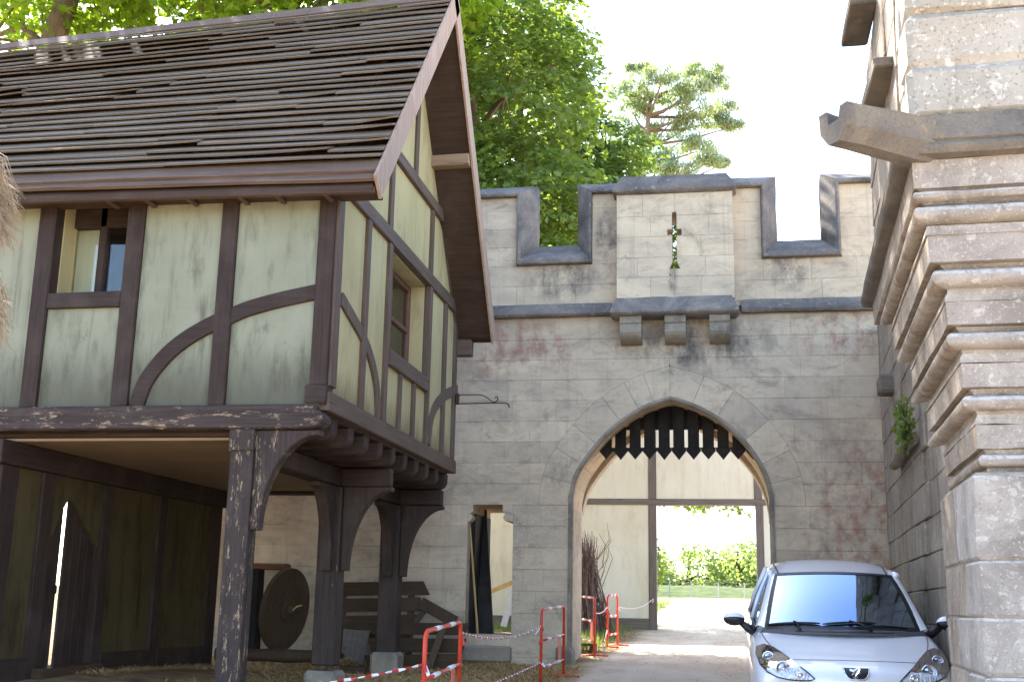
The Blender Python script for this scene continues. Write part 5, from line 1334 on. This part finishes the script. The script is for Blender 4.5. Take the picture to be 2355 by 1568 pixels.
# the tall bright maple behind the battlements, seen right of the roof
tree('maple_tree', 'tall bright green maple rising behind the left battlements', (-5.6, 24.5, .9), [(-5.6, 24.5, .7), (-5.5, 24.6, 4), (-5.3, 24.5, 8), (-5.4, 24.6, 12)], .32,
     [(-4.6, 23.8, 12.6, 1.9, 1.9, 1.7, 230), (-5.6, 24, 14.5, 2.4, 2.2, 1.8, 240), (-4.2, 23.6, 10.4, 1.6, 1.7, 1.4, 200), (-4.2, 23.8, 8.2, 1.55, 1.6, 1.3, 190), (-4.0, 23.6, 6.2, 1.15, 1.4, 1.2, 150), (-5.8, 24.2, 9.5, 2.0, 2, 2.4, 220), (-6.3, 24, 6.4, 2.0, 1.8, 1.7, 140), (-7.6, 24.5, 12.2, 2.2, 2, 2.2, 200)],
     .15, M['leaf_maple'], M['bark'], 27, .8, LEAF, 'trees around the castle', 3)
tree('linden_tree', 'darker broad tree between the bright maple and the pine', (-6.85, 34, 1.3), [(-6.85, 34, 1.2), (-6.75, 34, 6), (-6.25, 34.1, 11), (-6.05, 34, 16)], .36,
     [(-5.55, 33.6, 17.4, 1.7, 1.8, 1.7, 170), (-6.25, 34, 19.6, 2.1, 2, 1.6, 160), (-4.35, 33.5, 14.3, 1.5, 1.6, 1.2, 150), (-5.05, 33.6, 12.2, 1.9, 1.8, 1.2, 170), (-4.55, 33.5, 10.2, 1.7, 1.6, 1.3, 150), (-5.95, 33.8, 9.2, 1.6, 1.6, 1.5, 130), (-5.85, 33.6, 14.6, 1.5, 1.5, 1.6, 130), (-5.65, 33.8, 7, 1.8, 1.7, 1.6, 130), (-1.45, 33.6, 12.0, .95, .9, 1.15, 100), (-3.30, 33.4, 15.2, 1.2, 1.2, .7, 90), (-3.55, 33.4, 13.2, 1.5, 1.3, .8, 100)],
     .17, M['leaf_dark'], M['bark_dark'], 26, .85, LEAF, 'trees around the castle', 5)
# trees over the ridge of the house
tree('plane_tree', 'stout pale trunk and leaves rising at the left above the roof ridge', (-13.6, 19.5, .8), [(-13.7, 19.5, .5), (-13.6, 19.5, 6), (-13.1, 19.4, 11.0), (-12.5, 19.3, 13.5), (-11.8, 19.2, 16)], .38,
     [(-12.6, 18.6, 13.6, 2.0, 1.7, 1.5, 150), (-10.0, 19.6, 13.8, 2.0, 1.8, 1.5, 170), (-8.3, 20.4, 12.9, 1.9, 1.7, 1.5, 170), (-6.4, 20.6, 13.6, 2.0, 1.6, 1.4, 150), (-11, 20, 16.5, 3, 2.5, 2, 170), (-8, 20, 15.8, 2.6, 2.4, 1.8, 160), (-14.3, 19.5, 12.5, 2.2, 2, 2, 110)],
     .19, M['leaf_yellow'], M['bark'], 14, .7, LEAF, 'trees around the castle', 7)
tree('dark_maple_tree', 'shaded tree with a dark trunk behind the middle of the roof ridge', (-9.6, 25.5, .9), [(-9.7, 25.5, .8), (-9.6, 25.5, 7), (-9.4, 25.5, 14), (-10.3, 25.6, 20)], .3,
     [(-11.5, 25.8, 13.6, 2.8, 2, 2.4, 200), (-8.2, 26, 13.8, 2.6, 2, 2.4, 200), (-14.5, 26, 13.4, 2.8, 2, 2.5, 170), (-9.8, 26, 17.5, 3.6, 2.4, 2.2, 170), (-16.8, 26, 14, 2.6, 2.2, 2.6, 120), (-13, 25.8, 11, 3, 1.8, 2, 140), (-10.5, 26, 21, 3.6, 2.6, 2.4, 190), (-15, 26, 18.5, 3.4, 2.6, 2.6, 190), (-13, 26, 23, 3.2, 2.6, 2.2, 150)],  # topmost lobes, above the view, added to keep the sun off the roof
     .2, M['leaf_dark'], M['bark_dark'], 14, .8, LEAF, 'trees around the castle', 9)
# branch tips over the passage of the plaster building
tree('lime_tree', 'tree whose lowest leaves hang into the passage opening beyond the arch', (2.9, 33.5, 1.2), [(3.0, 33.5, 1.2), (2.9, 33.5, 4), (2.3, 33.3, 7)], .2,
     [(.5, 32.6, 4.75, 1.3, 1.0, .5, 55), (-1.0, 32.5, 4.8, 1.1, .9, .5, 45), (1.6, 33, 7, 2.2, 1.8, 1.2, 120)], .15, M['leaf_dark'], M['bark_dark'], 12, .5, LEAF, 'trees around the castle', 12)
random.seed(21)
def shrub(name, label, c, r, cnt, mat, size, cat='shrub'):
    T = thing(name, (c[0], c[1], c[2]-r[2]), label, cat); cr = MB(); st = MB()
    for k in range(7): st.tube([(c[0], c[1], c[2]-r[2]), (c[0]+random.gauss(0, r[0]*.3), c[1]+random.gauss(0, r[1]*.3), c[2]), (c[0]+random.gauss(0, r[0]*.6), c[1]+random.gauss(0, r[1]*.5), c[2]+r[2]*.6)], [.012, .009, .004], 5, False)
    for k in range(cnt):
        d = rdir(); f = random.random()**.4; leaf(cr, Vector((c[0]+d.x*r[0]*f, c[1]+d.y*r[1]*f, c[2]+d.z*r[2]*f)), (rdir()+Vector((0, 0, .5))).normalized(), size*random.uniform(.6, 1.3), KITE)
    st.build('stems', M['bark_dark'], T); cr.build('foliage', mat, T)
x, z = PY(1508, 1300, 31.5); shrub('garden_shrub', 'small leafy shrub showing at the left side of the passage opening', (x-.1, 31.5, z), (.4, .4, .75), 420, M['leaf_dark'], .11)
# fern on the flank of the tower
x, y_, z = tw(.16, 5.4, 3.55); shrub('wall_fern', 'small bright green plant growing from the tower side wall', (x-.03, y_, z), (.11, .2, .34), 230, M['leaf_maple'], .06, 'plant')
# pine beyond
def pine():
    random.seed(31); T = thing('pine_tree', (-2.9, 45, 1.7), 'open grey green pine standing beyond the battlement bay', 'tree', 'trees around the castle')
    tr = MB(); cr = MB(); P = [(-2.95, 45, 1.6), (-2.9, 45, 8), (-2.95, 45, 14), (-2.97, 45, 18.5), (-2.6, 45, 22.0)]
    sp = [Vector(p) for p in smooth_path(P, 6)]; tr.tube(sp, [lerp(.34, .07, k/(len(sp)-1)) for k in range(len(sp))], 10)
    def tuft(c, r):
        for j in range(44):
            d = rdir(); d.z = d.z*.55+.12; q = c+Vector((d.x*r, d.y*r, d.z*r*.7))*random.random()**.45; n = len(cr.v); dd = (rdir()+Vector((0, 0, .7))).normalized(); s = dd.orthogonal().normalized()*.028; e = q+dd*.26
            cr.v += [tuple(q-s), tuple(q+s), tuple(e)]; cr.f.append((n, n+1, n+2)); cr.mi.append(0)
    pads = [(1525, 175, 35), (1570, 190, 45), (1620, 168, 38), (1648, 195, 30), (1480, 205, 45), (1440, 215, 35), (1560, 232, 40), (1610, 245, 45), (1655, 255, 32), (1684, 292, 16), (1500, 240, 35), (1455, 260, 35), (1540, 285, 38), (1590, 290, 35), (1640, 282, 26), (1430, 300, 30), (1480, 320, 32), (1560, 330, 40), (1605, 348, 34), (1638, 368, 24), (1658, 380, 14), (1520, 370, 32), (1460, 370, 30), (1570, 392, 28), (1500, 408, 40), (1548, 418, 35), (1470, 160, 22), (1600, 205, 30), (1415, 345, 24)]
    for (px, py, r) in pads:
        yy = 45+random.uniform(-1.6, 1.6); x, z = PY(px, py, yy); R_ = r*yy/F_PX; c = Vector((x, yy, z)); b = min(sp, key=lambda q: abs(q.z-(z-.8)))
        tr.tube([b, b.lerp(c, .5)+Vector((0, 0, -.15)), c], [.075, .05, .02], 6, False)
        for m in range(16):
            d = rdir(); tuft(c+Vector((d.x*R_*1.15, d.y*R_*1.1, d.z*R_*.42)), random.uniform(.26, .42))
    tr.build('trunk', M['bark'], T, True, auto=60); cr.build('crown', M['needle'], T)
pine()
# far trees, bank and fence beyond the passage
def far_trees():
    spec = [(-12, 165, 11, 7.5, ''), (-5, 168, 11.5, 8, ''), (1.5, 164, 12, 8, ''), (7.5, 170, 10.5, 7.5, '')]
    labs = ['far round tree at the left of the passage view', 'far pale tree with a dark hollow in its crown', 'far tall bright tree in the middle of the passage view', 'far rounded tree cut off by the right post of the passage']
    for i, (x, y, h, r, _) in enumerate(spec):
        random.seed(50+i); h *= .84; zb = gz(x, y)-.5; T = thing('far_tree', (x, y, zb), labs[i], 'tree', 'far trees across the field'); tr = MB(); cr = MB()
        tr.tube([(x, y, zb), (x, y, zb+h*.5), (x+.3, y, zb+h*.8)], [.4, .3, .12], 8)
        for k in range(12):
            d = rdir(); c = Vector((x+d.x*r*.62, y+d.y*r*.5, zb+h*.5+d.z*h*.32)); rr = r*random.uniform(.3, .48)
            tr.tube([(x, y, zb+h*.45), tuple(c)], [.16, .06], 5, False)
            for j in range(330):
                e = rdir(); leaf(cr, c+e*rr*random.uniform(.6, 1.0), (e+Vector((0, 0, .4))+rdir()*.4).normalized(), random.uniform(.35, .7), KITE)
        tr.build('trunk', M['bark_dark'], T); cr.build('crown', M['leaf_far'], T)
far_trees()
M['concrete'] = mat_plain('concrete_post', (.32, .32, .31, 1), .9, .2); M['wire'] = mat_plain('fence_wire', (.3, .3, .3, 1), .5, .4, .8)
def far_fence():
    y = 92; T = thing('wire_fence', (0, y, 2.4), 'wire fence on pale concrete posts along the far grass bank', 'fence')
    xs = [PY(p, 1360, y)[0] for p in (1478, 1540, 1590, 1652, 1712, 1770, 1830)]
    for x in xs: MB().box(x-.05, x+.05, y-.05, y+.05, 2.2, 3.55, .01).build('post', M['concrete'], T)
    for k in range(5): MB().tube([(xs[0]-4, y-.08, 2.5+.26*k), (xs[-1]+4, y-.08, 2.5+.26*k)], .006, 4).build('wire', M['wire'], T)
    mb = MB(); X = [-26+i*1.2 for i in range(45)]; Yb = [94.5, 96, 98, 100, 104, 112]; Zb = [0, .35, .8, 1.0, 1.05, .0]
    vs = [(x, yy, gz(x, yy)-.03+zz*(1+.25*noise.noise(Vector((x*.2, yy*.3, 0))))) for yy, zz in zip(Yb, Zb) for x in X]; w = len(X)
    o = mb.add(vs, [(j*w+i, j*w+i+1, (j+1)*w+i+1, (j+1)*w+i) for j in range(len(Yb)-1) for i in range(w-1)]).build('grass_bank', M['bank'], None, True); o['kind'] = 'structure'
M['bank'] = mat_plain('bank_grass', srgb(84, 96, 56), .95, .1, 0, .45, 1.2, .6)
far_fence()
# ------------------------------------------------------------------ straw, grass, pebbles (uncountable)
def ground_cover():
    random.seed(77); st = MB()
    def strand(mb, x, y, L, r, flat=True):
        z = gz(x, y)+.006; a = random.uniform(0, 6.283); t = random.uniform(.0, .35) if flat else random.uniform(.9, 1.5); d = Vector((math.cos(a)*math.cos(t), math.sin(a)*math.cos(t), math.sin(t))); p = Vector((x, y, z)); w = d.cross(Vector((0, 0, 1)));
        w = (w.normalized() if w.length > .01 else Vector((1, 0, 0)))*r; m = p+d*L*.55+Vector((0, 0, .01)); e = p+d*L; n = len(mb.v)
        mb.v += [tuple(p-w), tuple(p+w), tuple(m+w*.8), tuple(m-w*.8), tuple(e)]; mb.f += [(n, n+1, n+2, n+3), (n+3, n+2, n+4)]; mb.mi += [0, 0]
    for i in range(26000):
        x = random.uniform(-8.2, -2.0); y = random.uniform(12.5, 17.8)
        if noise.noise(Vector((x*.7, y*.7, 5))) < -.15+random.uniform(-.2, .2): continue
        strand(st, x, y, random.uniform(.06, .24), .0045)
    for i in range(9000):
        x = random.uniform(-4.6, -2.1); y = random.uniform(13.5, 17.8); strand(st, x, y, random.uniform(.06, .22), .0045)
    for i in range(2500):
        x = random.uniform(-3.6, -1.9); y = random.uniform(18.5, 27)
        strand(st, x, y, random.uniform(.06, .2), .004)
    o = st.build('straw_litter', mat_plain('straw', srgb(214, 180, 124), .8, .2, 0, .35, 60, 0)); tag(o, 'scattered straw on the bare earth under the house', 'straw', None, 'stuff')
    gr = MB()
    for i in range(3000):
        x = random.gauss(-2.85, .3); y = random.uniform(20.5, 28.2); 
        if x > -2.0: continue
        strand(gr, x, y, random.uniform(.08, .26), .006, False)
    for i in range(2600):
        x = random.uniform(-7, -4.5); y = random.uniform(22, 28); strand(gr, x, y, random.uniform(.08, .2), .006, False)
    for i in range(5000):
        x = random.uniform(-5, 1.5); y = random.uniform(29.5, 48); 
        if x > -2.1: continue
        strand(gr, x, y, random.uniform(.08, .22), .008, False)
    o = gr.build('grass_tufts', mat_leaf('grass_blade', (.06, .10, .028, 1), (.095, .145, .04, 1), (.16, .19, .075, 1), .35)); tag(o, 'tufts of green grass inside the gate and beyond', 'grass', None, 'stuff')
    pb = MB()
    for i in range(2600):
        y = 9+random.random()**1.6*22; x = random.uniform(-2.3, 2.4)
        s = random.uniform(.004, .014)*(1+ (y-9)*.03); z = gz(x, y)+s*.2; r = [Vector((x, y, z))+Vector((d[0]*s*random.uniform(.7, 1.3), d[1]*s*random.uniform(.7, 1.3), d[2]*s*.6)) for d in ((1, 0, 0), (0, 1, 0), (-1, 0, 0), (0, -1, 0), (0, 0, 1))]
        pb.add(r, [(0, 1, 4), (1, 2, 4), (2, 3, 4), (3, 0, 4)])
    o = pb.build('gravel', mat_stone('gravel_stone', srgb(150, 134, 118), srgb(184, 168, 150), srgb(206, 194, 180)), None); tag(o, 'loose pale gravel on the road through the gate', 'gravel', None, 'stuff')
ground_cover()
